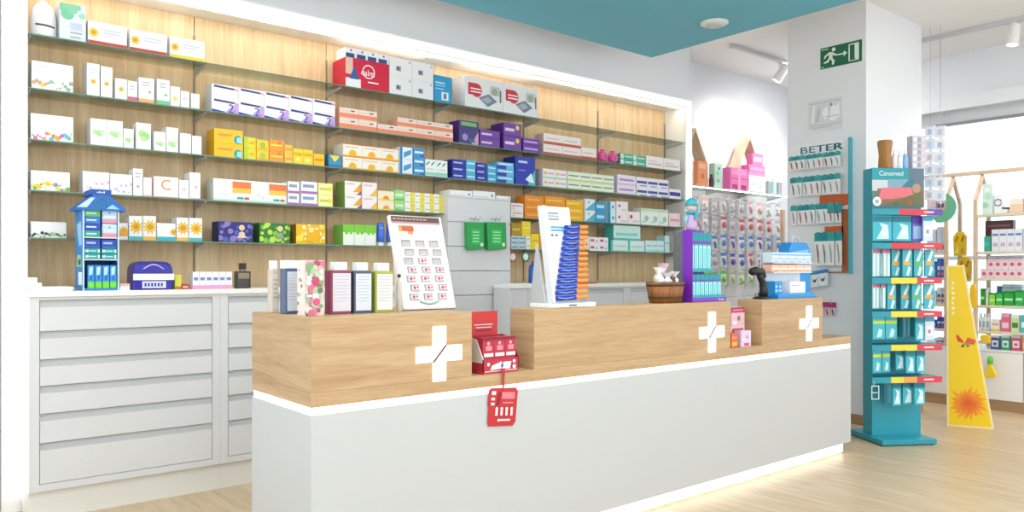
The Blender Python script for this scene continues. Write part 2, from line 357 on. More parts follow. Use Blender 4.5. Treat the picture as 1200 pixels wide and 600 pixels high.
# ------------------------------------------------------------------ boxed goods on the glass shelves
GREYT = 'A9AEB4'
def deco(m, x0, x1, z0, z1, y, items, side=None):
    """print on the front of a pack: rectangles, discs, polygons and lettering, in fractions of the front"""
    W, H = x1-x0, z1-z0
    for i, it in enumerate(items):
        yy = y-.0005-.0003*i; k = it[0]
        X = lambda q: x0+q*W; Z = lambda q: z0+q*H; cl_ = lambda a, b, v_: min(max(v_, a+.0006), b-.0006)
        if k == 'r': m.flat([(X(it[1]), yy, Z(it[2])), (X(it[3]), yy, Z(it[2])), (X(it[3]), yy, Z(it[4])), (X(it[1]), yy, Z(it[4]))], it[5])
        elif k == 'c':
            r = it[3]*H; m.flat([(cl_(x0, x1, X(it[1])+r*math.cos(a*math.pi/8)), yy, cl_(z0, z1, Z(it[2])+r*math.sin(a*math.pi/8))) for a in range(16)], it[4])
        elif k == 'f':
            r = it[3]*H; rr_ = lambda a: r*(1 if a % 2 == 0 else .55)
            m.flat([(cl_(x0, x1, X(it[1])+rr_(a)*math.cos(a*math.pi/10)), yy, cl_(z0, z1, Z(it[2])+rr_(a)*math.sin(a*math.pi/10))) for a in range(20)], it[4])
            m.flat([(X(it[1])+r*.35*math.cos(a*math.pi/5), yy-.0002, Z(it[2])+r*.35*math.sin(a*math.pi/5)) for a in range(10)], it[5])
        elif k == 'p': m.flat([(X(a), yy, Z(b)) for a, b in it[1]], it[2])
        elif k == 't': m.text(it[1], (X(it[2]), yy, Z(it[3])), (1, 0, 0), (0, 0, 1), it[4]*H, it[5])
def lines(x0, z0, x1, n, c=GREYT, dz=.12, h=.045):
    return [('r', x0, z0-i*dz, x1-(.12*(x1-x0) if i % 2 else 0), z0-i*dz+h, c) for i in range(n)]
def dots(cols, n=16, band=.38, r=.055, seed=3):
    rg = random.Random(seed); return [('c', .05+.9*i/(n-1), .06+rg.random()*band, r*(.6+rg.random()), cols[rg.randrange(len(cols))]) for i in range(n)]
def flower(c='F2B624', x=.3, z=.5, r=.2):
    return [('f', x, z, r*1.25, c, 'D9981E')]
def pack(name, cat, label, group, x0, x1, z0, z1, y, d, base, items, side=None, top=None, rot=0):
    m = M(); w_, h = x1-x0, z1-z0; c = mat(base, .42)
    m.box(-w_/2, 0, 0, w_/2, d, h, c)
    if side: m.flat([(-w_/2-.0004, .0, 0), (-w_/2-.0004, d, 0), (-w_/2-.0004, d, h), (-w_/2-.0004, .0, h)], side)
    deco(m, -w_/2, w_/2, 0, h, 0, items)
    # closing flap seam on the end
    m.box(-w_/2-.0008, d*.08, h*.93, -w_/2-.0003, d*.92, h*.945, mat(side or base, .6))
    o = m.build(name, None, ((x0+x1)/2, y, z0), rot); tag(o, label, cat, group); return o
LVN = ['top shelf', 'second shelf', 'third shelf', 'fourth shelf', 'lowest shelf']
SEEN = {}
def run(lv, u0, u1, cols, vt, rows, base, items, desc, name='medicine_carton', cat='box', side=None, d=.11, skip=(), y=None, zb=None, where=None, alt=None, plural='cartons', step=0):
    """cols x rows equal packs side by side between two sight lines, standing on one glass shelf"""
    y = y or YF+.022; z = (zb if zb is not None else LV[lv])+.0004
    X0 = onY(u0, 0, y)[0]; X1 = onY(u1, 0, y)[0]; H = onY(u0, vt, y)[2]-z
    w_ = (X1-X0)/cols; h = H/rows; place = where or 'on the '+LVN[lv]
    for r in range(rows):
        for c in range(cols):
            if (r, c) in skip: continue
            ncol = cols; pos = []
            if rows > 1: pos.append(('bottom' if r == 0 else 'top' if r == rows-1 else 'middle')+' row')
            if cols > 1: pos.append(nth(c, cols))
            it = alt(r, c) if alt else items
            bs = base
            if isinstance(it, tuple): bs, it = it
            lab = desc+' '+place+(', ' if pos else '')+', '.join(pos)
            g = desc+' '+place if rows*cols > 1 else None
            pack(name, cat, lab, g, X0+c*w_+.0012, X0+(c+1)*w_-.0012, z+r*h, z+(r+1)*h-.0012, y+random.uniform(0, .003), d, bs, it, side if c == 0 or True else None)
W_, Y_ = 'F1F1F2', 'F5C21A'
fl = lambda s, h=.18: [('r', 0, 0, 1, h, s)]+flower('EFC233', .14, .52, .2)+lines(.38, .66, .85, 2, 'C3C7CC')
# --- top shelf
run(0, 69.5, 101, 1, 2, 1, 'DDE3EC', [('c', .3, .72, .16, '7CC9A0'), ('c', .5, .85, .12, '8FD1AE'), ('c', .12, .9, .12, '7CC9A0'), ('r', .1, .86, .8, 1, '8BCFAE'), ('c', .85, .72, .08, 'A5DABD'), ('r', .4, .3, .85, .5, 'C8CDF0')]+lines(.4, .2, .85, 2), 'pale blue carton with mint green leaves', side='C9CCD4', d=.13)
for a, b, v, s, n in ((103, 149, 23, 'C4483A', ', left of three,'), (152, 196, 33, 'BC4538', ', middle of three,'), (199, 240, 41.5, 'EFD21E', '')):
    run(0, a, b, 1, v, 1, W_, fl(s), 'white flower box with '+('yellow' if not n else 'red')+' stripe'+n, d=.12, side='E2E2E4')
def tens(r, c): return W_, ([('r', 0, .75, 1, 1, 'E6E8F4')]+[('c', .12+.25*i, .35, .3, '35407E') for i in range(4)]+[('r', 0, 0, 1, .2, 'F1F1F2')])
run(0, 405, 456, 1, 66, 1, 'D51F41', [('r', 0, 0, .34, .32, 'F3F1F1'), ('r', 0, .45, .16, 1, 'E9C3B0'), ('p', [(.08, .3), (.2, .75), (.3, .3)], '2F5FA8'), ('c', .52, .62, .24, 'F4EAF0'), ('c', .52, .62, .2, 'D51F41'), ('t', 'calm', .5, .58, .2, 'FFFFFF'), ('r', .5, .25, .75, .29, 'FFFFFF')], 'big red carton with white cloud logo', side='C21A3A', d=.2)
zr = onY(405, 66, YF+.022)[2]
run(0, 405, 456, 4, 54.5, 1, W_, [('r', 0, .0, .8, .45, '3A4E8C'), ('c', .5, .75, .12, '6B7384')], 'small white carton with navy marks', where='stacked on the red carton', zb=zr+.0005, d=.14)
run(0, 456.5, 508, 2, 65.5, 2, 'F0F0F3', [('r', .3, .3, .5, .55, '8B8FA0'), ('r', .32, .36, .4, .5, '4F5468'), ('c', .9, .85, .06, 'C7A7A7')], 'square white carton with small grey mark', d=.16, side='DDDDE2')
run(0, 509, 530, 1, 87, 1, '2E9CD3', [('r', .4, .1, .8, .4, 'E9F4FA'), ('r', .52, .15, .68, .35, '3C86B8'), ('r', .05, .7, .6, .76, 'BDE3F4')]+lines(.05, .6, .6, 2, '9AD4EE'), 'bright blue carton with white square', d=.14, side='2485BC')
run(0, 545, 630, 2, 87.5, 1, 'EFEFF1', [('c', .3, .58, .22, 'D8344A'), ('r', .08, .42, .32, .8, 'D8344A'), ('r', .14, .6, .42, .64, 'FFFFFF'), ('r', .14, .5, .42, .54, 'FFFFFF'), ('p', [(.35, .35), (.62, .52), (.85, .32), (.6, .1)], '7F8598'), ('p', [(.42, .32), (.6, .44), (.72, .32), (.58, .2)], 'AEB6C6'), ('r', .66, .5, .92, .8, 'C9CDC6'), ('c', .78, .62, .12, 'A6AE9E'), ('r', .92, .3, .96, .7, '6C727C')], 'large white blood pressure monitor carton', name='monitor_carton', d=.17, side='D5D5DA')
# --- second shelf
PAST = ['E06A9B', 'F2A33C', '6BB2DB', '8E7CC3', 'E4585C', '6CBF84']
run(1, 37, 86, 1, 70, 1, W_, dots(['E59A6B', '8BB9A4', '9A9DB5', 'E8C45C'], 14, .28, .05, 5)+lines(.1, .8, .6, 1, 'D5D8DC'), 'wide white carton with faint speckled base', d=.12)
run(1, 102, 117, 1, 73, 1, W_, flower('EBC36A', .5, .45, .09)+lines(.2, .8, .7, 2, 'D2D5DA'), 'tall white carton with pale sun, left one', side='D8D9DE')
run(1, 118, 132, 1, 77, 1, W_, flower('EBC36A', .5, .45, .09)+lines(.2, .8, .7, 2, 'D2D5DA'), 'tall white carton with pale sun, right one', side='D8D9DE')
run(1, 135, 149, 1, 91, 1, W_, flower('EBC36A', .5, .5, .14)+[('r', 0, 0, 1, .08, 'E9E9EA')], 'small white carton with sun emblem')
run(1, 149.5, 161, 1, 94, 1, W_, [('r', 0, 0, 1, .22, 'C8607C')]+lines(.2, .7, .8, 2), 'small white carton with crimson base')
run(1, 162.5, 181, 1, 90, 1, W_, [('r', 0, 0, 1, .16, 'F0B05A'), ('c', .7, .45, .06, '9DB07A')]+lines(.2, .8, .7, 2), 'white carton with orange base')
run(1, 184, 199, 1, 92, 1, W_, [('r', 0, 0, 1, .18, '6DBF8E'), ('c', .7, .4, .06, '7BB58E')]+lines(.2, .8, .7, 2), 'white carton with green base')
run(1, 199.5, 211, 1, 100.5, 1, W_, [('c', .5, .4, .12, 'D9D66B')], 'little white carton with yellow spot')
run(1, 211.5, 222, 1, 106, 1, W_, lines(.2, .6, .8, 2), 'plain little white carton')
run(1, 224, 234, 1, 109, 1, W_, [('r', 0, 0, 1, .12, 'D8DAE0')], 'narrow white carton by the bracket')
def two(r, c):
    it = [('p', [(.08, .96), (.9, .86), (.9, .72), (.08, .8)], '37307A'), ('p', [(.84, .84), (.99, .82), (.99, .7), (.84, .72)], 'E58FA6')]
    if r == 0: it += [('p', [(0, 0), (1, 0), (1, .18), (.5, .1), (0, .22)], '3B3299'), ('p', [(.45, 0), (1, 0), (1, .8), (.78, .62)], 'B9A3E6'), ('t', '2', .72, .38, .62, '32289A'), ('c', .86, .18, .14, 'D07FD0')]
    return W_, it
run(1, 248, 393, 5, 97.5, 2, W_, [], 'white carton with violet numeral two', alt=two, side='D5D3DC', d=.13)
orr = [('r', 0, .08, 1, .5, 'EE8E6A'), ('r', .05, .62, .7, .78, 'F3D2C6'), ('r', .6, .7, .8, .82, '5A4A52')]
run(1, 398, 442, 2, 125, 2, 'F4DDD2', orr, 'flat salmon and white carton, left stack,', side='E9A994', d=.13)
run(1, 442.5, 531, 4, 133.5, 2, 'F4DDD2', orr, 'flat salmon and white carton, right stack,', side='E9A994', d=.13, skip=((1, 0),))
run(1, 538, 561, 1, 140, 1, '433B7C', [('r', .1, .78, .9, .95, '7DB66B'), ('p', [(.6, 0), (1, .6), (1, 0)], 'D8A2C6'), ('c', .3, .3, .15, 'A88BCB'), ('r', .5, .1, .8, .25, '3E6E9C')], 'dark violet carton with green band', side='4A2A78', d=.14)
vio = [('r', .08, .4, .6, .62, 'E2D3F0'), ('r', 0, 0, 1, .1, '5A2C92')]
run(1, 562.5, 586, 1, 151, 2, '7440A6', vio, 'purple carton with pale lettering', side='5B2C8C')
run(1, 590, 611, 1, 143, 2, '7440A6', vio+[('c', .78, .72, .18, 'F0D246')], 'larger purple carton with yellow dot', side='5B2C8C', d=.17)
run(1, 613, 632, 1, 161, 2, '7A3FAE', [('r', .08, .4, .9, .6, 'D9B8EE'), ('r', 0, 0, 1, .12, '552A8A')], 'small magenta purple carton', side='5B2C8C')
rd = [('r', 0, 0, 1, .26, 'CC5A44'), ('r', .1, .5, .8, .62, 'E6C9C2')]
run(1, 637, 681, 2, 155.5, 2, 'F5ECEA', rd, 'long white carton with red edge', side='D9C0BA', skip=())
run(1, 681.5, 699, 1, 172, 1, 'F5ECEA', rd, 'short white and red carton', side='D9C0BA')
def round_pack(x, z, lab):
    t = thing('pink_pouch', lab, 'pouch', (x, YF+.06, z), 0, 'pink pouches on the second shelf')
    M().ball((0, 0, .055), .055, mat('E2409C', .35), 14, (1, .6, 1)).build('pouch', t)
    m = M()
    for a in range(7): m.ball((.032*math.cos(a*.9), -.03, .055+.032*math.sin(a*.9)), .011, mat('F58CC4', .4), 8)
    m.cyl((0, 0, .105), (0, 0, .118), .016, .026, mat('F06AB4', .5), 10); m.build('frill', t)
for i, u in enumerate((706, 718)):
    x = onY(u, 0, YF+.06)[0]; round_pack(x, LV[1]+.0005, 'round pink frilled pouch on the second shelf, '+('left' if i == 0 else 'right')+' of the pair')
mint = [('r', .0, .1, .25, .9, 'DDF0EA'), ('r', .35, .4, .9, .6, 'E8F6F1')]
run(1, 727, 757, 2, 179, 2, '4FB79B', mint, 'mint green and white carton', side='3E9A86')
run(1, 757.5, 797, 2, 182, 1, 'F2EFEF', [('r', .1, .3, .9, .42, 'E6B7A8'), ('r', .1, .55, .6, .63, 'CFC8D4')], 'white carton near the right post')
# --- third shelf
run(2, 36, 86, 1, 132, 1, W_, dots(PAST, 18, .34, .055, 7), 'wide white carton with confetti coloured dots', d=.12)
gr = lambda z: [('c', .3, z, .1, 'B5DDA0'), ('c', .55, z-.04, .12, 'A8D698'), ('c', .75, z+.03, .08, 'C5E6B4'), ('r', 0, .13, 1, .15, 'C9CFD6')]
run(2, 106, 144, 2, 138, 1, W_, gr(.5), 'white carton with soft green leaves', side='D8DADE')
run(2, 144.5, 157, 1, 150, 1, W_, gr(.45), 'short white carton with green tint')
run(2, 159.5, 177, 1, 143, 1, W_, [('c', .4, .6, .14, 'A9D98A'), ('c', .6, .5, .16, '9BD07C'), ('c', .5, .4, .1, 'B9E29E')], 'white carton with bright green splash')
run(2, 180.5, 194.5, 1, 153.5, 1, W_, gr(.4), 'low white carton with green print')
run(2, 195, 209, 1, 148.5, 1, W_, gr(.35), 'white carton with faint green print')
run(2, 211, 224, 1, 155.5, 1, W_, [('r', 0, .16, 1, .19, 'CFD4DA')], 'plain low white carton left of its twin')
run(2, 225, 236.5, 1, 158.5, 1, W_, [('r', 0, .16, 1, .19, 'CFD4DA')], 'plain low white carton by the bracket')
run(2, 251, 285, 1, 149.5, 2, 'F4BE1C', [('r', .12, .5, .6, .66, 'F28D38'), ('c', .83, .32, .3, '1F8FA3'), ('r', .78, .1, .96, .5, '8FE0E2')], 'bright yellow carton with teal circle', side='E3A914', d=.14)
run(2, 286, 300, 1, 160, 2, 'E8D42A', [('r', 0, 0, .35, 1, 'B9CF3B'), ('r', .45, .4, .9, .6, 'F3A23C')], 'yellow carton with lime side')
run(2, 300.5, 315, 1, 163, 2, 'F3CB33', [('c', .5, .5, .28, '9CC648'), ('r', .1, .1, .9, .24, 'F09A3C')], 'yellow carton with green disc')
run(2, 315.5, 333, 1, 163, 2, 'F49A33', [('r', .1, .45, .9, .6, 'F8E05A'), ('c', .7, .75, .16, 'EE6E3A')], 'orange carton with yellow band')
run(2, 333.5, 343, 1, 169, 2, 'F6C44A', [('r', .1, .4, .9, .6, 'EE8A54')], 'narrow amber carton')
run(2, 343.5, 367, 2, 173.5, 1, 'F4D32B', [('r', .1, .55, .9, .75, 'E9A91C'), ('c', .5, .3, .14, 'F2EBA0')], 'yellow carton with pale disc')
run(2, 367.5, 380.5, 1, 179.5, 1, 'F3C41E', [('r', .1, .4, .9, .6, 'E08F1E')], 'small golden carton at the bay edge')
oy = [('c', .5, .2, .34, 'F5B21A'), ('r', 0, 0, 1, .12, 'F5B21A'), ('r', .1, .72, .8, .8, 'D7CBB8'), ('r', 0, .95, 1, 1, 'EE8A5A')]
run(2, 402, 467.5, 3, 167.5, 2, 'F4ECDF', oy, 'white carton with rising orange sun', side='E7DDC9', d=.15)
run(2, 385, 400, 1, 180, 1, '3C8EC0', [('p', [(.1, .9), (.9, .9), (.5, .4)], 'F3D930'), ('r', 0, 0, 1, .2, '2D6E9E')], 'blue carton with yellow triangle', side='2D6E9E')
bl = [('r', 0, 0, .2, 1, '2C83C6'), ('p', [(.3, .2), (.9, .5), (.9, .85), (.3, .6)], '4A9BD6'), ('r', .3, .08, .9, .16, 'CFE4F2')]
run(2, 468.5, 483.5, 1, 171.5, 2, 'EAF2F8', bl, 'white carton with blue swoosh')
run(2, 484.5, 497.5, 1, 172.5, 3, '3F97D2', [('r', .1, .4, .9, .62, 'E8F3FA'), ('r', .6, 0, 1, .3, '2470B4')], 'mid blue carton')
run(2, 498.5, 524.5, 2, 186, 1, 'F1F5F4', [('p', [(.05, .7), (.35, .9), (.4, .84), (.12, .64)], '2E7F86'), ('p', [(.5, .7), (.8, .9), (.85, .84), (.57, .64)], '2E7F86'), ('r', 0, .06, 1, .26, '9ADBC8'), ('r', .1, .4, .8, .46, 'C0D8D8')], 'white carton with slanting teal dashes')
nv = [('r', .1, .4, .75, .62, 'B8C6EC'), ('r', 0, 0, 1, .1, '141F74')]
run(2, 530, 546, 1, 186, 3, '2334A8', nv, 'navy blue carton', side='1A2585', d=.14)
run(2, 546.5, 557.5, 1, 187, 3, '56B7DE', [('r', .1, .4, .9, .6, 'D9F1F9')], 'sky blue carton')
run(2, 558.5, 570.5, 1, 190, 3, '2334A8', nv, 'narrow navy carton')
run(2, 571.5, 581.5, 1, 193, 3, '45B0DA', [('r', .1, .4, .9, .6, 'D9F1F9')], 'narrow sky blue carton')
run(2, 582.5, 602.5, 1, 189, 3, '5FB9E6', [('r', 0, 0, .55, .5, '2B3FAE'), ('r', .1, .62, .9, .8, 'E6F3FA')], 'carton half navy, half sky blue')
run(2, 604, 627.5, 1, 182.5, 1, '1E36AE', [('p', [(.6, 0), (1, .6), (1, 0)], '3FBFC4'), ('p', [(.5, .2), (.8, .45), (.95, .1), (.7, .12)], 'E8F4FA'), ('r', .15, .78, .6, .86, 'C9D2F4'), ('r', .15, .5, .5, .54, '7C8FE0')], 'large royal blue carton with aqua corner', side='182B92', d=.16)
pc = [('r', .1, .4, .35, .65, 'E9C24E'), ('r', .45, .45, .9, .58, 'D792B4'), ('r', 0, 0, 1, .12, 'A9D4A8')]
run(2, 636, 664.5, 2, 197, 2, 'F2EDEF', pc, 'white carton with pink and yellow print', side='DAD2DC')
run(2, 665.5, 719.5, 4, 200, 2, 'EFF3EA', [('r', .08, .45, .92, .6, '6FA46C'), ('r', 0, 0, 1, .14, 'CFE07C'), ('r', 0, .9, 1, 1, 'DCE9A8')], 'white carton with green lettering')
run(2, 723.5, 745, 1, 204, 2, 'EFE6F4', [('r', .1, .4, .9, .6, 'B58ACB'), ('r', 0, 0, 1, .1, 'D9B8E6')], 'lilac and white carton', side='D8CBE0')
run(2, 746, 783.5, 3, 207, 2, 'F0EFF7', [('r', .05, .35, .95, .62, '4B48A8'), ('r', .3, .05, .9, .16, '8D8BD0')], 'white carton with indigo lettering')
run(2, 784, 798, 1, 221, 1, 'F0EFF7', [('r', .05, .3, .95, .7, '3F3D9C')], 'low white and indigo carton by the post')
# --- fourth shelf
run(3, 36, 82, 1, 199, 1, W_, dots(['F2C21E', 'D8DE3A', '6AAE5C', '8E88BE', 'F0E05A'], 18, .34, .075, 9), 'wide white carton with yellow and green petals', d=.12)
mv = dots(['C9B8D8', 'E2B8C8', 'B8C6DE'], 9, .5, .045, 4)
run(3, 97, 128.5, 1, 200, 1, W_, mv, 'white carton with mauve flecks, wider', side='D9DADF', d=.12)
run(3, 129, 155, 1, 203, 1, W_, mv, 'white carton with mauve flecks, narrower', d=.12)
run(3, 156, 167.5, 1, 197, 1, W_, [('c', .5, .35, .06, 'D7A8B8')]+lines(.2, .8, .8, 2), 'slim tall white carton')
run(3, 168, 178, 1, 207.5, 1, W_, [('r', 0, 0, 1, .1, 'E3C8D0')], 'small white carton with rosy base')
run(3, 179.5, 209.5, 1, 206, 1, 'F5EDEC', [('t', 'C', .5, .62, .5, 'F0913C'), ('r', .0, 0, 1, .04, 'E58C94'), ('r', 0, 0, .025, 1, 'E58C94')], 'white vitamin carton with orange letter C')
run(3, 210, 221.5, 1, 210.5, 1, W_, [('c', .5, .5, .09, 'E6C6CC')], 'low white carton left of a taller one')
run(3, 222, 235, 1, 201.5, 1, W_, [('c', .6, .45, .06, 'E0B0BC'), ('r', 0, 0, 1, .04, 'E2A0AC')], 'tall white carton at the bay end')
run(3, 250, 336, 2, 208.5, 1, 'F1F3F0', [('r', .5, .62, 1, .92, 'F07C44'), ('r', .5, .4, 1, .62, 'F6C44A'), ('r', 0, 0, 1, .1, 'BCE3CC'), ('r', .62, .12, .8, .22, '3FA09A'), ('r', .82, .12, .95, .22, 'C4524A'), ('c', .2, .35, .1, 'DCE3EA'), ('c', .32, .25, .08, 'E3DCEA')], 'white carton with orange corner and mint base', side='DCE0DC', d=.13)
vp = [('r', .1, .5, .8, .75, '8F9AC0'), ('r', 0, 0, 1, .2, 'B26AB8')]
run(3, 337.5, 351, 1, 212, 2, 'EEEFF5', vp, 'small white and violet carton, narrow,')
run(3, 353, 372, 1, 212, 2, 'EEEFF5', vp, 'small white and violet carton, wider,')
run(3, 373, 390, 1, 214, 2, 'F3EE9E', [('r', .1, .4, .9, .6, 'C9CF6E'), ('c', .8, .5, .2, 'F0D83A')], 'pale yellow carton')
run(3, 404, 423.5, 1, 211.5, 2, 'F4EEEA', [('p', [(.5, .2), (1, .9), (1, .2)], 'F0A63C'), ('r', .1, .75, .6, .85, 'D0C6D0'), ('p', [(.7, 0), (1, .3), (1, 0)], '7C4C94')], 'white carton with orange wedge', side='7FA052', d=.14)
run(3, 424.5, 442, 1, 213, 2, 'F5E9EC', [('p', [(.5, 0), (1, .6), (1, 0)], 'F2C24A'), ('r', .1, .72, .7, .82, 'E3BFCB')], 'blush white carton with yellow wedge')
run(3, 443, 462, 1, 223, 2, 'F5E6C8', [('c', .5, .1, .4, 'F2903C'), ('r', .05, 0, .95, .14, 'F3D83C')], 'cream carton with orange half sun')
run(3, 462.5, 474, 1, 222, 2, '9EDB8A', [('r', .1, .4, .9, .65, 'D9F2C8'), ('r', 0, 0, 1, .15, '66BE6A')], 'fresh green carton')
run(3, 474.5, 519.5, 4, 224.5, 3, 'F3F4EC', [('r', .55, 0, 1, 1, 'F0DA4A'), ('r', .08, .4, .5, .55, 'A9B7C9')], 'white and yellow striped carton', d=.13)
# right of the tower
run(3, 599, 613.5, 1, 237.5, 2, 'F3EAEA', [('r', .1, .55, .9, .72, 'D4A0A8'), ('c', .2, .3, .12, 'EE8A4A')], 'white carton with rosy print right of the tower', y=YF+.024)
run(3, 615, 637.5, 1, 228.5, 3, 'EC8B22', [('r', .1, .4, .8, .58, 'F6B84E')], 'deep orange carton')
run(3, 638.5, 662.5, 1, 229.5, 3, 'F29C22', [('r', .1, .4, .8, .58, 'F9CE6A')], 'light orange carton')
run(3, 663.5, 683.5, 1, 233.5, 3, 'F5B91E', [('r', .1, .4, .8, .58, 'FBDF7A')], 'golden orange carton')
run(3, 685.5, 697.5, 1, 232.5, 2, 'E6F2F6', [('p', [(0, 0), (1, .8), (1, 0)], '57B4CE'), ('c', .4, .7, .12, '8FC8DC')], 'white carton with aqua wedge')
run(3, 698, 709.5, 1, 236, 2, '3A9CCB', [('r', .1, .4, .9, .7, 'B9E2F2')], 'blue carton with pale panel')
run(3, 711.5, 721.5, 1, 235.5, 2, 'D3ECF2', [('r', 0, 0, .4, 1, '2F86B4'), ('c', .7, .5, .16, '4DA7C6')], 'ice blue carton')
run(3, 722.5, 736, 1, 235.5, 2, 'F4EEF0', [('c', .25, .6, .14, 'D4345A'), ('r', .4, .2, .9, .3, 'E5C2CC')], 'white carton with crimson dot')
run(3, 736.5, 750, 1, 247.5, 1, 'F4EEF0', [('c', .25, .6, .16, 'D4345A'), ('r', .4, .2, .9, .3, 'E5C2CC')], 'single white carton with crimson dot')
run(3, 751, 783, 3, 243.5, 1, 'EEF4EE', [('r', 0, .82, 1, 1, 'BFE3C2'), ('c', .6, .4, .18, '9CD3B8'), ('r', .1, .15, .5, .25, 'BCD9E4')], 'white carton with pale green band')
run(3, 784, 797.5, 1, 249.5, 1, 'F3D9DC', [('r', .1, .4, .9, .6, 'E7A0AA')], 'pale pink carton by the right post')
# --- lowest shelf
run(4, 36, 78, 1, 259, 1, 'EDEBE8', dots(['7DB55C', '3E3A44', '9FCB6A', 'B9B4B8', '6A9A52'], 18, .24, .065, 13), 'wide white carton with green and black specks', d=.12)
sun = lambda b: [('r', 0, 0, 1, .15, b)]+flower('F0BC2A', .55, .55, .26)
run(4, 139.5, 150, 1, 261, 1, W_, sun('EFEFEF')+[('r', 0, .2, 1, .55, 'F2A03C')], 'white and orange carton beside the blue display')
run(4, 151, 167, 1, 252.5, 1, W_, sun('4FB3BE'), 'white sunflower carton with teal base, tall,', side='E4E4E6')
run(4, 167.5, 183, 1, 252.5, 1, W_, sun('F0B84E'), 'white sunflower carton with amber base, tall,')
run(4, 184, 206, 1, 261, 1, W_, [('r', 0, 0, 1, .22, '3FAFC4')]+flower('F0BC2A', .88, .5, .2), 'wide white sunflower carton with teal base')
run(4, 207, 221, 1, 254.5, 1, W_, sun('F0B84E'), 'tall sunflower carton right of the wide one')
run(4, 221.5, 237, 1, 255, 1, W_, sun('4FB3BE'), 'tall sunflower carton at the bay end')
def tea(c1, c2, c3, extra):
    return dots([c2, c3], 26, .88, .10, 21)+[('c', .66, .72, .14, 'F3DDBB'), ('c', .66, .72, .10, 'E9C58E'), ('c', .66, .38, .16, c1), ('r', .52, .22, .8, .3, extra)]
run(4, 256, 296.5, 1, 259, 1, '2B2D74', tea('E9C9B8', '5660B8', '8C7CC8', 'E9C9B8'), 'deep blue floral tea box', name='tea_box', side='1E2058', d=.13)
run(4, 304, 340, 1, 260.5, 1, '2F7A34', tea('8FA88E', '86C43C', 'BFE04A', '7F9A80'), 'leafy green tea box', name='tea_box', side='23602A', d=.13)
run(4, 347, 381.5, 1, 262, 1, 'EDBB18', [(a[:-1]+({'F6D84C': 'F6D84C'}.get(a[-1], a[-1]),)) for a in dots(['F8DC50', 'FFF0A8'], 22, .88, .1, 8)]+[('r', .35, .1, .8, .75, 'F0B400'), ('c', .5, .72, .14, 'F6E2A0')], 'golden yellow tea box', name='tea_box', side='A8780E', d=.13)
gw = [('r', 0, .62, 1, 1, '7CCB3A'), ('c', .3, .6, .09, '7CCB3A'), ('c', .7, .6, .08, '7CCB3A'), ('r', .9, 0, 1, .6, 'DDE7D8')]
run(4, 402, 441, 3, 262.5, 1, 'EFF3EC', gw, 'white carton with grassy green top', side='78B84A', d=.15)
def blue_tube(u, lab):
    x, y = onY(u, 0, YF+.05)[:2]; z = LV[4]+.0005
    t = thing('ointment_tube', lab, 'tube', (x, y, z), 0, 'blue tubes on the lowest shelf')
    M().lathe(0, 0, [(.027, .028), (.029, .03), (.03, .08), (.026, .15), (.02, .17)], mat('3C6FD2', .3), 18).build('tube', t)
    M().lathe(0, 0, [(.022, 0), (.024, .002), (.024, .027), (.02, .0278)], mat('F2F3F7', .35), 18).build('cap', t)
    M().ball((0, -.008, .13), .024, mat('EDF1FA', .4), 12, (1, .8, 1)).build('label_badge', t)
blue_tube(446, 'blue and white tube standing beside the grassy green cartons'); blue_tube(457, 'darker blue tube at the right behind the lens display card')
run(4, 599.5, 615.5, 2, 276, 3, 'C9D8E0', [('r', .1, .3, .9, .6, '5C8FA8')], 'small grey blue carton')
run(4, 616.5, 622, 1, 276, 2, 'EDEFE2', [('r', .2, .4, .8, .6, 'C0C870')], 'slim white carton')
run(4, 622.5, 632, 1, 273.5, 1, 'F4D81E', [('r', .1, .5, .9, .6, 'E0BC18')], 'yellow carton left of an orange one')
run(4, 632.5, 641, 1, 272, 1, 'F09A26', [('r', .1, .5, .9, .6, 'F7BE5E')], 'orange carton behind the tube stand')
zq = onY(599.5, 276, YF+.022)[2]
run(4, 599.5, 611, 1, 261, 1, 'B0901E', [('r', .1, .4, .9, .6, 'D8C040')], 'olive gold carton atop the grey blue ones', where='', zb=zq)
run(4, 611.5, 622, 1, 259, 1, 'F3D622', [('r', .1, .5, .9, .6, 'FBEA70')], 'upright yellow carton atop slim white ones', where='', zb=zq)
run(4, 684.5, 690.5, 1, 277, 1, 'E8EFF4', [('c', .5, .5, .14, '3B78B8'), ('r', 0, 0, 1, .1, '4A9AC8')], 'white carton with blue emblem')
run(4, 691, 713, 2, 277.5, 2, 'F0EEF2', [('r', .1, .35, .5, .7, 'D8567A'), ('c', .75, .4, .16, '6A9AC8')], 'white carton with rose and blue print')
zt = onY(716, 283, YF+.022)[2]
tl = [('r', .1, .35, .9, .5, 'BFE8E2'), ('r', 0, .9, 1, 1, '5CC6BC')]
run(4, 716, 755.5, 2, 281, 1, 'DDF1EE', [('r', 0, 0, .12, 1, '4FC0B6'), ('r', .2, .4, .9, .55, 'A9DED6'), ('r', 0, 0, 1, .1, '9ADAD2')], 'white and turquoise carton', side='3FB0A8', d=.13)
zt = onY(716, 281, YF+.022)[2]
run(4, 719, 750.5, 1, 263.5, 1, 'CDECE7', [('r', .08, .3, .9, .5, '8FD6CE'), ('r', 0, 0, 1, .14, '57C3BA')], 'big turquoise carton stacked over smaller ones', where='', zb=zt, side='3FAFA6', d=.12)
run(4, 756.5, 778, 3, 281.5, 1, 'D6F0F0', [('r', 0, 0, 1, .2, 'A6DEE0'), ('r', .1, .5, .9, .62, '8CCBD4')], 'pale aqua carton')
run(4, 779, 784.5, 1, 276, 1, 'BFE6E6', [('r', .1, .5, .9, .62, '8CCBD4')], 'narrow aqua carton at the end')
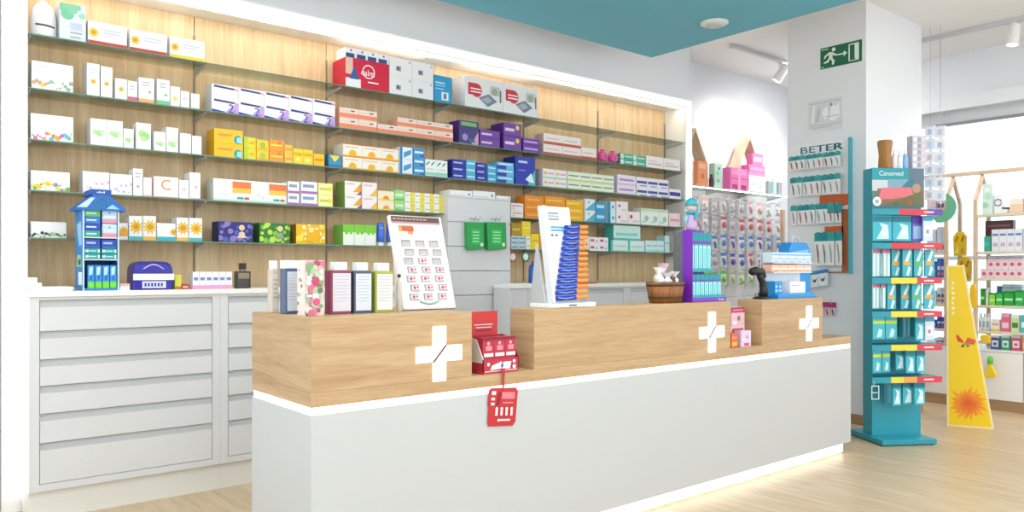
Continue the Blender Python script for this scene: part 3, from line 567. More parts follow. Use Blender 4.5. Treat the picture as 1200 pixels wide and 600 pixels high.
# cartons on top of the tower
tw = [('r', 0, .1, .7, .25, 'C9CED8'), ('c', .86, .4, .24, '2C4E8E'), ('c', .86, .36, .12, 'F1F1F2')]
run(3, 527, 553.5, 1, 222, 1, W_, tw, 'white carton with navy ring atop the tower,', where='leftmost', y=YT+.03, zb=TWZ, d=.14)
run(3, 554.5, 580.5, 1, 223, 1, W_, tw, 'white carton with navy ring atop the tower,', where='middle one', y=YT+.03, zb=TWZ, d=.14)
run(3, 582, 598.5, 1, 229, 1, W_, tw, 'lower white carton atop the tower,', where='right end', y=YT+.03, zb=TWZ, d=.1)
# white diffuser at the far left of the top shelf
x = onY(51, 0, YF+.10)[0]
t = thing('aroma_diffuser', 'rounded white humidifier with dark slot, far left of the top shelf', 'humidifier', (x, YF+.10, LV[0]+.0005))
pw = mat('E9EAEE', .3)
M().lathe(0, 0, [(.058, 0), (.064, .008), (.066, .06), (.063, .12), (.053, .165), (.039, .19), (.018, .2), (.001, .2)], pw, 28).build('body', t)
m = M().tube([(-.045+.09*i/6, -.0655+.0115*abs(i-3)/3*abs(i-3)/3*1.4, .068-.006*i/6) for i in range(7)], .0055, mat('5B3A46', .4)); m.build('mist_slot', t)
M().cyl((0, 0, .2005), (0, 0, .212), .022, .016, mat('D5D8E2', .3), 18).build('nozzle', t)
# ------------------------------------------------------------------ things on the left worktop
def on_wt(u, y=YC+.08): return onY(u, 0, y)[0], y, ZW+.0005
# blue toothpaste house display
y0 = YC+.02; xa = onY(97, 0, y0)[0]; xb = onY(139.5, 0, y0)[0]; W2 = xb-xa; DD = .2
t = thing('toothpaste_display', 'blue house shaped cardboard toothpaste display on the left worktop', 'display', (xa, y0, ZW+.0005))
BL = mat('2D84CC', .4); BL2 = mat('1E64B8', .4); HH = onY(97, 246, y0)[2]-ZW
m = M(); m.box(0, .005, 0, .006, DD, HH, BL); m.box(W2-.006, .005, 0, W2, DD, HH, BL); m.box(.006, DD-.006, 0, W2-.006, DD, HH, BL2); m.box(.006, .0, 0, W2-.006, DD-.006, .012, BL)
m.box(0, -.002, 0, .007, .005, HH, 'BFDDF0'); m.box(W2-.007, -.002, 0, W2, .005, HH, 'BFDDF0')
m.flat([(-.0006, .02, .03), (-.0006, .12, .03), (-.0006, .12, .10), (-.0006, .02, .10)], 'E6F0F8')
m.flat([(-.0006, .03, .13), (-.0006, .17, .13), (-.0006, .14, .2), (-.0006, .05, .19)], 'A6CF52'); m.flat([(-.0009, .05, .14), (-.0009, .12, .14), (-.0009, .12, .17), (-.0009, .05, .17)], '274E9C')
m.flat([(-.0006, .02, .25), (-.0006, .1, .24), (-.0006, .16, .36), (-.0006, .04, .38)], '8CC0E6')
m.build('case', t)
hs = [.006, .165, .285]
for q_ in hs[1:]: B(.007, .002, q_, W2-.007, DD-.007, q_+.006, mat('CFDDE0', .4)).build('tier', t)
r = M(); g = .085
r.prism([(-.035, HH), (W2+.035, HH), (W2+.03, HH+.012), (W2*.72, HH+g), (W2*.28, HH+g), (-.03, HH+.012)], 'y', -.012, DD, BL2)
r.box(W2*.22, -.004, HH+g, W2*.78, DD-.02, HH+g+.03, '1F4FA8')
for i in range(12):
    a = math.pi*2*i/12; r.ball((W2*.5+.03*math.cos(a), -.0145, HH+.04+.026*math.sin(a)), .0045, mat('39A86B', .4), 6)
r.flat([(-.03, -.0125, HH+.014), (W2*.2, -.0125, HH+g*.8), (W2*.32, -.0125, HH+g*.8), (W2*.1, -.0125, HH+.014)], 'B7D6EE')
r.flat([(W2*.62, -.0125, HH+.01), (W2, -.0125, HH+.01), (W2*.8, -.0125, HH+.035)], '8FD0E8')
[r.box(W2*(.38+.06*i), -.0052, HH+g+.010, W2*(.42+.06*i), -.0042, HH+g+(.020 if i % 2 else .016), 'DDE8F8') for i in range(4)]
r.build('roof_header', t)
def tpaste(x, z, w_, h, base, items, lab, grp, d=.12, cat='box', name='toothpaste_carton'):
    m = M(); m.box(-w_/2, 0, 0, w_/2, d, h, mat(base, .35)); deco(m, -w_/2, w_/2, 0, h, 0, items)
    o = m.build(name, None, (xa+x, y0+.006, ZW+z)); tag(o, lab, cat, grp)
bw = (W2-.03)/4
for i in range(4):
    tpaste(W2*(.23+.205*i), .0135, W2*.18, .125, '2E8EDB', [('r', 0, 0, 1, .28, '6FD43A'), ('p', [(.2, .9), (.8, .95), (.7, .6), (.2, .55)], 'B9DDF5'), ('r', .35, .35, .65, .55, '1E62B4')], 'upright blue tube with green foot in the house display, '+nth(i, 4), 'blue tubes in the house display', .1, 'tube', 'toothpaste_tube')
for j in range(2):
    for i in range(2):
        tpaste(W2*(.27+.46*i), .172+j*.03, W2*.42, .028, '1F9A9E', [('r', .05, .3, .25, .7, 'D6F0EC'), ('r', .3, .4, .75, .6, 'BFE8E4'), ('r', .85, .2, .97, .8, 'E8F6F4')], 'flat teal carton on the middle tier, '+('lower ' if j == 0 else 'upper ')+('left' if i == 0 else 'right'), 'teal cartons in the house display')
for i in range(2):
    tpaste(W2*(.27+.46*i), .2335, W2*.42, .046, '1D3FA8', [('r', .1, .45, .7, .7, '9FB8EE'), ('r', 0, 0, 1, .12, '2D7FD0')], 'navy carton crowning the middle tier, '+('left' if i == 0 else 'right'), 'navy cartons in the house display')
for j, c in enumerate(('59B86A', '2E6FCC', '2441B0', '2F9A8C')):
    tpaste(W2*.27, .2915+.037*(3-j), W2*.42, .035, c, [('r', .1, .4, .75, .62, 'CFE6F6')], ['green flat box on the top tier, topmost', 'blue flat box on the top tier, under the green', 'navy flat box on the top tier, third down', 'sea green flat box on the top tier, at the bottom'][j], 'flat boxes on the top tier')
for j in range(2):
    tpaste(W2*.74, .2915+.078*j, W2*.40, .074, 'B9D4E8', [('r', 0, 0, 1, .3, 'D98FA8'), ('c', .5, .75, .08, '6F9AC8'), ('r', .1, .45, .9, .55, 'E6EEF6')], 'pale blue and rose carton in the house display, '+('lower' if j == 0 else 'upper'), 'pale cartons in the house display')
# papers on the far left and small cartons
x0_, x1_ = onY(31, 0, YC+.02)[0], onY(92, 0, YC+.02)[0]
x1_ = min(x1_, xa-.01)
for i, (c, dx) in enumerate((('E9E9EC', 0), ('D7DEE8', .008), ('F2F2F2', .003))):
    o = M().box(0, 0, 0, x1_-x0_-.03, .20, .006, mat(c, .6)).box(.001, .001, .0061, x1_-x0_-.031, .199, .0072, mat('FFFFFF', .5)).build('magazine', None, (x0_+dx, YC+.01, ZW+.0004+.0076*i))
    tag(o, ['thin white magazine at the bottom of the left stack', 'bluish magazine in the middle of the left stack', 'white magazine on top of the left stack'][i], 'magazine', 'magazines left of the blue display')
zb_ = ZW+.0004+.0076*3
pack('medicine_carton', 'box', 'small cream carton lying on the magazines at far left', None, x0_+.012, x0_+.07, zb_, zb_+.022, YC+.03, .08, 'F1E9E2', lines(.1, .6, .8, 1, 'D8A890'))
pack('medicine_carton', 'box', 'tiny white carton stacked over the cream carton, far left', None, x0_+.014, x0_+.05, zb_+.0225, zb_+.05, YC+.035, .06, 'EFEAE6', lines(.1, .6, .8, 1, 'D8A890'))
def wt_box(u0, u1, v, base, items, lab, grp=None, yy=YC+.06, d=.06, side=None, name='medicine_carton'):
    a, b = onY(u0, 0, yy)[0], onY(u1, 0, yy)[0]; h = onY(u0, v, yy)[2]-ZW
    pack(name, 'box', lab, grp, a, b, ZW+.0005, ZW+h, yy, d, base, items, side)
wt_box(140.5, 152, 332.5, 'F1EFEE', [('r', 0, .6, 1, 1, 'E7B0B0')], 'flat white carton tucked beside the blue display', yy=YC+.03)
# zipped case
u0, u1 = 155, 203; yy = YC+.03; a, b = onY(u0, 0, yy)[0], onY(u1, 0, yy)[0]; hh = onY(u0, 306, yy)[2]-ZW
t = thing('wash_bag', 'shiny dark blue wash bag with white band on the left worktop', 'bag', ((a+b)/2, yy, ZW+.0005)); w2 = (b-a)/2
def arch(w_, h, n=12, k=.42): return [(-w_, 0), (w_, 0)]+[(w_*math.copysign(abs(math.cos(math.pi*i/n))**k, math.cos(math.pi*i/n)), h*.45+h*.55*math.sin(math.pi*i/n)**.6) for i in range(n+1)]
NB = mat('2A2588', .2)
bd = M().prism(arch(w2, hh), 'y', .0, .13, NB).build('body', t, bevel=.008)
M().prism(arch(w2*.93, hh*.9), 'y', -.008, -.001, mat('3A35A6', .15)).build('front_panel', t, bevel=.003)
B(-w2*.98, -.016, hh*.34, w2*1.02, -.009, hh*.56, mat('F0F0F4', .4)).build('band', t)
m = M(); m.box(-w2*.55, -.016, hh*.06, w2*.6, -.009, hh*.30, mat('DCDDF0', .4))
for i in range(6): m.box(-w2*.45+i*w2*.16, -.0175, hh*.12, -w2*.36+i*w2*.16, -.0161, hh*.24, '3A35A6')
m.build('label_patch', t)
M().tube([(-w2*.5+w2*i/8, -.012, hh*(.72+.16*math.sin(math.pi*i/8))) for i in range(9)], .004, mat('B9B6E6', .3)).build('zip', t)
wt_box(205, 212.5, 322, 'DBD64A', [('r', 0, 0, 1, .2, 'D2733A')], 'small lime yellow carton beside the wash bag')
wt_box(213.5, 222, 333, 'B8453A', [('r', .1, .3, .8, .6, 'E9C0A8')], 'flat dark red carton right of the lime one')
for i in range(6):
    a = 226+i*7.7
    wt_box(a, a+7.3, 318.5, 'F1EEF3', [('r', 0, 0, 1, .22, 'E59AC8'), ('r', .15, .5, .85, .68, '7B86B8')], 'small white carton with pink foot on the worktop, '+nth(i, 6), 'pink footed cartons on the worktop', yy=YC+.05, side='DDDDE4')
x, y = onY(284, 0, YC+.07)[:2]
t = thing('perfume_bottle', 'square dark glass bottle with black cap on the worktop', 'bottle', (x, y, ZW+.0005))
M().rbox(-.046, -.025, 0, .046, .025, .105, .012, mat('3A342E', .12)).build('body', t, bevel=.003)
M().cyl((0, 0, .105), (0, 0, .118), .018, .018, mat('8A7A60', .3, .6)).build('collar', t)
M().rbox(-.02, -.016, .118, .02, .016, .155, .006, mat('26211F', .3)).build('cap', t)
M().box(-.034, -.0265, .06, .034, -.0252, .095, mat('8F7F6A', .5)).build('label_plate', t)
# right worktop
t = thing('spray_bottle', 'cobalt blue bottle on the worktop right of the tower', 'bottle', (onY(624.5, 0, YC+.1)[0], YC+.1, ZW+.0005))
M().lathe(0, 0, [(.032, 0), (.036, .004), (.036, .12), (.028, .15), (.014, .165), (.001, .166)], mat('1F55B0', .25), 18, 20).build('body', t) if False else M().lathe(0, 0, [(.032, 0), (.036, .004), (.036, .12), (.028, .15), (.014, .165)], mat('1F55B0', .25), 18).build('body', t)
M().cyl((0, 0, .1655), (0, 0, .19), .013, .011, mat('2A66C4', .3), 12).build('cap', t)
def flatmag(u0, u1, c, lab, dz=0):
    yy = YC+.01; a, b = onY(u0, 0, yy)[0], onY(u1, 0, yy)[0]
    o = M().box(0, 0, 0, b-a, .16, .008, mat(c, .5)).box(.002, .002, .008, b-a-.002, .158, .009, mat('FFFFFF' if c != 'C8373F' else 'D94F55', .5)).build('magazine', None, (a, yy, ZW+.0005+dz)); tag(o, lab, 'magazine')
flatmag(603, 626, 'E6EAF0', 'white leaflet pile on the worktop right of the tower'); flatmag(655, 700, 'C8373F', 'red magazine lying on the right worktop')
def ring(u, v, c, lab):
    x, y, z = onY(u, v, YF+.02)
    t = thing('hanging_tag', lab, 'tag', (x, y, z)); r_ = .038
    M().tube([(r_*math.cos(2*math.pi*i/20), 0, r_*math.sin(2*math.pi*i/20)) for i in range(21)], .007, mat(c, .4)).build('ring', t)
    M().cyl((0, .003, 0), (0, -.003, 0), r_-.009, r_-.009, mat('E9EEE6', .5), 20).build('disc', t)
    M().tube([(0, .004, r_), (0, .010, (r_+LV[4]-z)/2), (0, .006, LV[4]-z-.0085)], .002, STEEL, 6).build('hook_wire', t)
ring(601, 301, 'D8494A', 'red ringed tag hanging beside the tower'); ring(616, 301, '3E8A5C', 'green ringed tag hanging beside the tower')
# green packs hooked on the tower
for i, (u0, u1) in enumerate(((548, 568), (571, 594))):
    yy = YT-.055; xa_, xb_ = onY(u0, 0, yy)[0], onY(u1, 0, yy)[0]; zt_, zb2 = onY(u0+8, 260, yy)[2], onY(u0+8, 293, yy)[2]
    t = thing('hanging_pack', 'green pack hooked on the drawer tower front, '+('left' if i == 0 else 'right')+' of two', 'pack', ((xa_+xb_)/2, yy, zb2), 0, 'green packs hooked on the tower')
    w_ = (xb_-xa_)/2; h = zt_-zb2
    M().prism([(-w_*.85, 0), (w_*.9, .01), (w_, h*.1), (w_*.93, h), (-w_, h*.98), (-w_*.92, h*.1)], 'y', 0, .045, mat('23A04A', .35)).build('pouch', t, bevel=.004)
    m = M(); deco(m, -w_, w_, 0, h, -.001, [('r', .2, .2, .75, .75, '2DB858')]+[('r', .28, .28+.11*k, .66, .33+.11*k, '8FE0A0') for k in range(4)]+[('c', .82, .2, .07, 'D9F4DC')]); m.build('print', t)
    for k in (-.02, .02): M().tube([(k, .0545, h+.03), (k, .02, h+.028), (k, .0, h+.01), (k, -.03, h+.045)], .003, STEEL, 6).build('wire_hook', t)
# ------------------------------------------------------------------ things on the first counter block
def lotion(u0, u1, vc, vt, vb_, side, label_col, lab, cap='E9E9EC', lines_c='B5B8C2', y=2.93, cap0=.2, cap1=.85):
    a, b = onY(u0, 0, y)[0], onY(u1, 0, y)[0]; w_ = b-a; H = onY(u0, vt, y)[2]-ZB; HC = onY(u0, vc, y)[2]-ZB
    t = thing('lotion_bottle', lab, 'bottle', ((a+b)/2, y, ZB+.0005), 0, 'rectangular lotion bottles on the counter')
    d = .062
    M().rbox(-w_/2, 0, 0, w_/2, d, H, .006, mat(side, .25)).build('body', t, bevel=.002)
    m = M(); m.box(-w_/2+.008, -.0012, .012, w_/2-.004, -.0002, H-.012, mat(label_col, .5))
    for i in range(9): m.box(-w_/2+.014, -.0017, H*.86-i*.013, w_/2-.012-(.012 if i % 3 == 2 else 0), -.00125, H*.86-i*.013+.003, lines_c)
    m.build('label', t)
    c0, c1 = -w_/2+cap0*w_, -w_/2+cap1*w_
    M().rbox(c0, .010, H+.0005, c1, d-.010, HC, .005, mat(cap, .3)).build('cap', t, bevel=.002)
y = 2.93
lotion(334.5, 352, 305, 315, 365, '47597C', 'C9D2E0', 'slate blue lotion bottle with pale label, left of the floral carton', y=3.08, cap0=-.05, cap1=.95)
lotion(388, 412, 307, 317, 367, '8E3A58', 'D8D3DC', 'maroon lotion bottle with white label beside the floral carton')
lotion(415, 436, 307.5, 317.5, 367, '4C5468', 'D3D8E2', 'dark grey lotion bottle between the maroon and olive ones')
lotion(440, 461, 308, 318, 367, 'A3A83A', 'E0E2DA', 'olive green lotion bottle nearest the lens display')
a, b = onY(318.5, 0, 3.2)[0], onY(327, 0, 3.2)[0]; h = onY(320, 316, 3.2)[2]-ZB
t = thing('slim_bottle', 'slim beige bottle with white cap at the left counter end', 'bottle', ((a+b)/2, 3.2, ZB+.0005))
M().rbox(-(b-a)/2, 0, 0, (b-a)/2, .05, h, .006, mat('CFC2B8', .4)).build('body', t, bevel=.002)
M().rbox(-(b-a)/2+.002, .008, h+.0005, (b-a)/2-.002, .042, h+.038, .006, mat('EFEFF0', .3)).build('cap', t, bevel=.002)
m = M(); deco(m, -(b-a)/2, (b-a)/2, 0, h, -.0002, [('r', .15, .1, .85, .9, 'DDD3CB')]+lines(.25, .75, .75, 5, '9C8F88', .1, .02)); m.build('label', t)
a, b = onY(357, 0, 2.9)[0], onY(379.5, 0, 2.9)[0]; h = onY(357, 305, 2.9)[2]-ZB
rg = random.Random(4); m = M(); m.box(-(b-a)/2, 0, 0, (b-a)/2, .07, h, mat('E9DCD6', .45)); pal = ['D96A8C', 'E9A7B8', '7FA86B', 'C9D6BE', 'F3ECE8', 'B8466A', 'A9C09A']
its = [('c', .1+.8*rg.random(), .04+.92*rg.random(), .035+.045*rg.random(), pal[rg.randrange(7)]) for _ in range(64)]+[('r', 0, .34, .28, .38, 'F3ECE8'), ('r', .3, .3, .62, .4, 'F0D8DC'), ('c', .5, .25, .07, 'D2557E'), ('c', .7, .45, .05, '5E7A4A')]
deco(m, -(b-a)/2, (b-a)/2, 0, h, 0, its)
for _ in range(16): 
    yy, zz_, r_ = .006+.055*rg.random(), .01+(h-.03)*rg.random(), .004+.006*rg.random(); m.cyl((-(b-a)/2-.0003, yy+.003, zz_+.004), (-(b-a)/2-.0009-.0001*_, yy+.003, zz_+.004), r_, r_, mat(pal[rg.randrange(7)]), 10)
tag(m.build('floral_carton', None, ((a+b)/2, 2.9, ZB+.0005)), 'tall carton printed with pink and green flowers on the counter', 'box')
# clear tester between the olive bottle and the display
a = onY(465, 0, 2.98)[0]
t = thing('tester_bottle', 'slender clear tester bottle with black knob beside the lens display', 'bottle', (a, 2.96, ZB+.0005))
M().lathe(0, 0, [(.012, 0), (.013, .003), (.013, .12), (.008, .135), (.005, .15)], mat('D9D3CC', .1, alpha=.6), 14).build('body', t)
M().cyl((0, 0, .003), (0, 0, .05), .0115, .0115, mat('E3C9B4', .3), 14).build('liquid', t)
M().ball((0, 0, .158), .009, mat('2A2A2E', .3), 10).build('knob', t)
# slanted contact lens display
yb = 2.99; xl, xr = onY(473.5, 0, yb)[0], onY(534.5, 0, yb)[0]; rr = ray(456); yt = xl*rr[1]/rr[0]; dz = onX(456, 252, xl)[2]-ZB
L_ = math.hypot(yt-yb, dz); wl = xr-xl; ang = math.atan2(yt-yb, dz)
t = thing('lens_display', 'slanted white contact lens card with rows of windows on the counter', 'display', (xl, yb, ZB+.0005))
T = Matrix.Rotation(-ang, 4, 'X')          # local: x across, z up the slope, -y out of the face
b_ = M(T); b_.box(0, .0, 0.004, wl, .022, L_, mat('E9E4E2', .4)); b_.box(0, -.004, .004, wl, 0, .012, mat('D9D2CE', .4))
bd = b_.build('board', t)
p = M(T); o = -.0008
p.box(.006, o, L_*.935, wl-.012, 0, L_*.992, mat('5F4444', .4)); p.box(.006, o-.0004, L_*.915, wl-.012, 0, L_*.935, 'B98B8C')
for i in range(9): p.box(.016+i*.021, o-.0008, L_*.955, .032+i*.021, o, L_*.972, 'A89494')
p.box(wl*.14, o, L_*.80, wl*.40, 0, L_*.895, mat('D9905E', .4)); p.box(wl*.2, o-.0006, L_*.83, wl*.42, o, L_*.885, 'C0603E'); p.box(wl*.14, o-.0008, L_*.80, wl*.3, o, L_*.83, 'F0D3BE')
for i in range(4): p.box(wl*.5, o, L_*(.87-.025*i), wl*.88, 0, L_*(.875-.025*i), 'CDBFC2')
p.build('header_print', bd)
for row in range(7):
    for c in range(3):
        cx, cz = wl*(.24+.27*c)+(.008 if row % 2 else -.004), L_*(.70-.094*row)
        n_ = M(T); n_.box(cx-.024, -.0055, cz-.015, cx+.024, -.0003, cz-.012, mat('CFC8CA', .4)); n_.box(cx-.024, -.0055, cz+.012, cx+.024, -.0003, cz+.015, mat('9A9398', .4)); n_.box(cx-.024, -.0055, cz-.012, cx-.021, -.0003, cz+.012, mat('B5AEB2', .4)); n_.box(cx+.021, -.0055, cz-.012, cx+.024, -.0003, cz+.012, mat('CFC8CA', .4)); n_.box(cx-.021, -.0012, cz-.012, cx+.021, -.0003, cz+.012, mat('BEB9BE', .4))  # rim and floor greys carry the recess shading in their colour
        pk = n_.build('pocket', bd)
        if row > 2 or (row == 2 and c == 1):
            q_ = M(T); q_.box(cx-.019, -.0085, cz-.010, cx+.019, -.0014, cz+.010, mat('F1E6EA', .3)); q_.cyl((cx-.006, -.0086, cz), (cx-.006, -.0115, cz), .008, .006, 'D34A68', 12); q_.box(cx+.005, -.0092, cz-.004, cx+.016, -.0086, cz+.006, 'B8708A')
            q_.build('lens_blister', pk)
a_ = M(T); a_.tube([(wl*(.32+.36*i/10), -.004, L_*(.09-.028*math.sin(math.pi*i/10))) for i in range(11)], .004, mat('8FBFC6', .4)); a_.build('blue_arc', bd)
M().prism([(.024, 0), (.024+.10, 0), (yt-yb+.02, dz*.82)], 'x', wl*.1, wl*.13, mat('DAD3D0', .5)).build('easel_leg', t); M().prism([(.024, 0), (.024+.10, 0), (yt-yb+.02, dz*.82)], 'x', wl*.87, wl*.9, mat('DAD3D0', .5)).build('easel_leg', t)
# ------------------------------------------------------------------ red lozenge display in the first gap
RD = mat('B5263A', .35); RD2 = mat('8E1B2C', .35)
yy = CY0+.006; a, b = onY(566, 0, yy)[0], onY(608, 0, yy)[0]; h = onY(566, 396, yy)[2]-ZL
t = thing('lozenge_display', 'red cardboard counter display with white icons in the first counter gap', 'display', (a, yy, ZL+.0005)); w_ = b-a; d = .125
m = M(); m.rbox(0, 0, 0, w_, d, .008, .01, RD); m.box(0, 0, .008, w_, .004, h*.40, RD); m.box(0, d-.004, .008, w_, d, h, RD)
m.prism([(0, .008), (0, h*.4), (.05, h*.92), (d, h), (d, .008)], 'x', 0, .004, mat('D9D6D2', .5)); m.prism([(0, .008), (0, h*.4), (.05, h*.92), (d, h), (d, .008)], 'x', w_-.004, w_, RD2)
m.box(-.0006, .002, .0085, -.0001, d-.002, h*.3, RD)
m.build('tray', t)
m = M(); deco(m, 0, w_, 0, h, -.0002, [('r', .05, .05, .95, .08, 'E8B8BC'), ('p', [(.2, .1), (.5, .12), (.52, .32), (.24, .22)], 'F3ECEC'), ('p', [(.52, .12), (.74, .1), (.78, .3), (.56, .3)], 'F3ECEC'), ('c', .86, .3, .05, 'F3ECEC'), ('c', .86, .15, .06, 'EAD8D8'), ('c', .52, .2, .05, '5A5FA8'), ('c', .14, .26, .05, 'F0D6D8')]); m.build('tray_print', t)
hx = onY(583, 0, yy+d)[0]-a; hb = onX(575, 365, a+.03)[2]-ZL; hb = onY(566, 365, yy+d)[2]-ZL
m = M(); m.box(-.002, d+.0005, .0, hx, d+.006, hb, mat('C23036', .35)); hz = hb-h
m2 = m.build('header_card', t); m = M(); deco(m, -.002, hx, h, hb, d+.0001, [('r', 0, .5, 1, .97, 'C9302E'), ('r', .25, .42, .85, .46, 'E9C9C4'), ('r', .3, .3, .8, .34, 'E9C9C4'), ('r', .3, .15, .8, .24, '9A1F30'), ('r', .12, .05, .16, .97, 'E2605A')]); m.build('header_print', t)
for i in range(3):
    cw = (w_-.016)/3; x_ = a+.008+cw*(i+.5)
    m = M(); hh = h*.93; m.box(-cw/2+.001, 0, 0, cw/2-.001, .05, hh, mat('B8253F', .35)); deco(m, -cw/2+.001, cw/2-.001, 0, hh, 0, [('r', .1, .44, .95, .54, 'F1E9EA'), ('c', .5, .83, .05, 'E8A9B0'), ('r', .25, .62, .8, .76, 'D98A96'), ('r', .0, .92, 1, 1, '7E1527')])
    o = m.build('lozenge_carton', None, (x_, yy+.012, ZL+.009)); tag(o, 'crimson carton with white stripe in the red display, '+('left one', 'middle one', 'right one')[i], 'box', 'crimson cartons in the red display')
# hanging red card over the counter front
cx_, cz1 = onY(589.5, 440, CY0-.006)[0], onY(589, 455, CY0-.006)[2]; cz0 = onY(589, 499, CY0-.006)[2]
a, b = onY(573, 0, CY0-.006)[0]-cx_, onY(607, 0, CY0-.006)[0]-cx_
t = thing('hanging_card', 'red hanging card with white figures on the white counter front', 'card', (cx_, CY0-.006, cz1)); H = cz1-cz0
M().prism([(-.008, .09), (-.004, -.004), (.003, -.004), (.010, .09)], 'y', -.0035, -.0015, RD).build('ribbon', t)
m = M(); T2 = Matrix.Rotation(.10, 4, 'Y'); m.T = T2; m.prism([(a+.012, 0), (b-.01, .004), (b, -.012), (b, -H+.02), (b-.014, -H), (a+.014, -H), (a+.008, -H+.012), (a+.006, -H*.5), (a, -H*.42), (a, -.012)], 'y', -.001, .001, mat('C0242F', .35)); cd = m.build('card', t)
m = M(T2); its = [('r', .1, .55, .22, .62, 'F1DADA'), ('r', .1, .68, .22, .75, 'F1DADA'), ('r', .1, .82, .24, .92, 'F1DADA'), ('r', .45, .72, .9, .9, 'D98088'), ('r', .5, .6, .85, .64, 'D98088'), ('p', [(.28, .55), (.36, .9), (.42, .9), (.38, .55)], '8E1B2C')]
for k in range(4): its += [('c', .3+.17*k, .46, .045, 'F6E6E6'), ('r', .26+.17*k, .28, .34+.17*k, .42, 'F3D6D8')]
its += [('r', .34, .14, .78, .19, 'F1DADA'), ('c', .38, .16, .04, 'F1DADA')]
deco(m, a, b, -H, 0, -.0012, its); m.build('print', cd)
# ------------------------------------------------------------------ white stand of toothbrush pens on the second block
yb = 2.775; x0_, xs_, x1_ = onY(645, 0, yb)[0], onY(652, 0, yb)[0], onY(697, 0, yb)[0]
rr = ray(632); yt = x0_*rr[1]/rr[0]; dzt = onX(632, 241, x0_)[2]-ZB; xt1 = onY(667, 0, yt)[0]-x0_
t = thing('pen_stand', 'white leaning counter stand stacked with blue and orange tubes', 'display', (x0_, yb, ZB+.0005))
wp = mat('EDEFF3', .3); ang = math.atan2(yt-yb, dzt); L_ = math.hypot(yt-yb, dzt); T = Matrix.Rotation(-ang, 4, 'X')
M().rbox(-.02, -.012, 0, x1_-x0_, .135, .022, .008, wp).build('base', t, bevel=.003)
m = M(); m.box(xt1*.0+.115, -.0135, .006, .165, -.0125, .014, '6A7080'); m.build('base_lettering', t)
wb = xt1
bd = M(T).box(0, 0, .02, wb, .012, L_, wp).build('back_panel', t, bevel=.003)
M(T).box(-.003, -.030, .02, .012, .012, L_*.99, mat('DDE0E6', .35)).build('side_rail', t)
m = M(T)
for z_, c_, a_, b__ in ((.93, '8E949E', .25, .6), (.90, 'A9AFB8', .25, .6), (.87, '8E949E', .25, .6), (.76, '4BA3CF', .3, .8), (.79, '4BA3CF', .3, .8), (.71, '55606E', .28, .36), (.71, '55606E', .42, .5)):
    m.box(wb*a_, -.0012, L_*z_-.004, wb*b__, -.0002, L_*z_+.006, c_)
m.build('print', bd)
M().prism([(.018, .022), (.13, .022), (yt-yb+.004, dzt*.62)], 'x', -.018, -.004, mat('B9BCC2', .4)).build('side_flap', t)
cr = M(T); cr.box(.014, -.028, .026, wb+.02, -.001, .030, CLEAR); cr.build('clear_tray', t)
GB, GO, GW = mat('1F45BE', .25), mat('F0913A', .3), mat('F2F0EE', .4)
n = 14
for i in range(n):
    f_ = i/(n-1); x_a = .03+.12*f_; w_ = .215-.065*f_; s0 = .043+.318*f_*(L_/.45)
    loc = T @ Vector((x_a, -.012, s0))
    o = thing('interdental_tube', 'blue capped tube with orange end in the white leaning stand, '+('bottom' if i == 0 else 'top' if i == n-1 else ORD[i]+' from bottom'), 'tube', (x0_+loc.x, yb+loc.y, ZB+.0005+loc.z), 0, 'blue and orange tubes in the white stand')
    M().cyl((0, 0, 0), (w_*.62, 0, .004), .0112, .0112, GB, 12).build('tube_body', o)
    M().cyl((w_*.62, 0, .004), (w_, 0, .006), .0112, .0095, GO, 12).build('orange_cap', o)
    M().cyl((w_, 0, .006), (w_+.004, 0, .0062), .0085, .006, GW, 12).build('tip', o)
    m = M(); m.tube([(.010, -.0108, .005), (w_*.25, -.0118, -.001), (w_*.5, -.0108, .005)], .002, mat('9FC0EE', .3), 6); m.build('stripe', o)
# ------------------------------------------------------------------ wooden tub of sweets
ux = 780; y = 2.832; x = onY(ux, 0, y)[0]; W2 = (onY(800, 0, y)[0]-onY(762, 0, y)[0])/2; H = .118
t = thing('wooden_tub', 'brown wooden tub with dark hoops holding wrapped sweets and flowers', 'tub', (x, y, ZB+.0005)); k = .083/W2
m = M(); prof = [(W2*.82, 0), (W2, H), (W2*.94, H), (W2*.9, H*.75)]
m.lathe(0, 0, prof, BUCKET, 28, 1, k); m.build('staves', t)
for zz_ in (.22, .80):
    r0 = W2*(.82+.18*zz_)+.002; M().lathe(0, 0, [(r0, H*zz_), (r0+.002, H*zz_+.012), (r0-.002, H*zz_+.012)], mat('3A2415', .4), 28, 1, k).build('hoop', t)
rg = random.Random(8)
sw = [(-.075, -.01, 'F1EFF2', 'white crinkled sweet wrapper at the left rim of the wooden tub', 1.5), (-.045, .02, 'E9DCC4', 'cream sweet wrapper at the back left of the wooden tub', 1.6), (-.03, -.035, 'E4E4EE', 'silvery sweet wrapper at the front of the wooden tub', 1.1), (.07, -.01, 'F3EFF0', 'white sweet wrapper at the right rim of the wooden tub', 1.2), (.02, .03, 'D9B8C8', 'pinkish sweet wrapper sticking up at the back of the wooden tub', 1.9)]
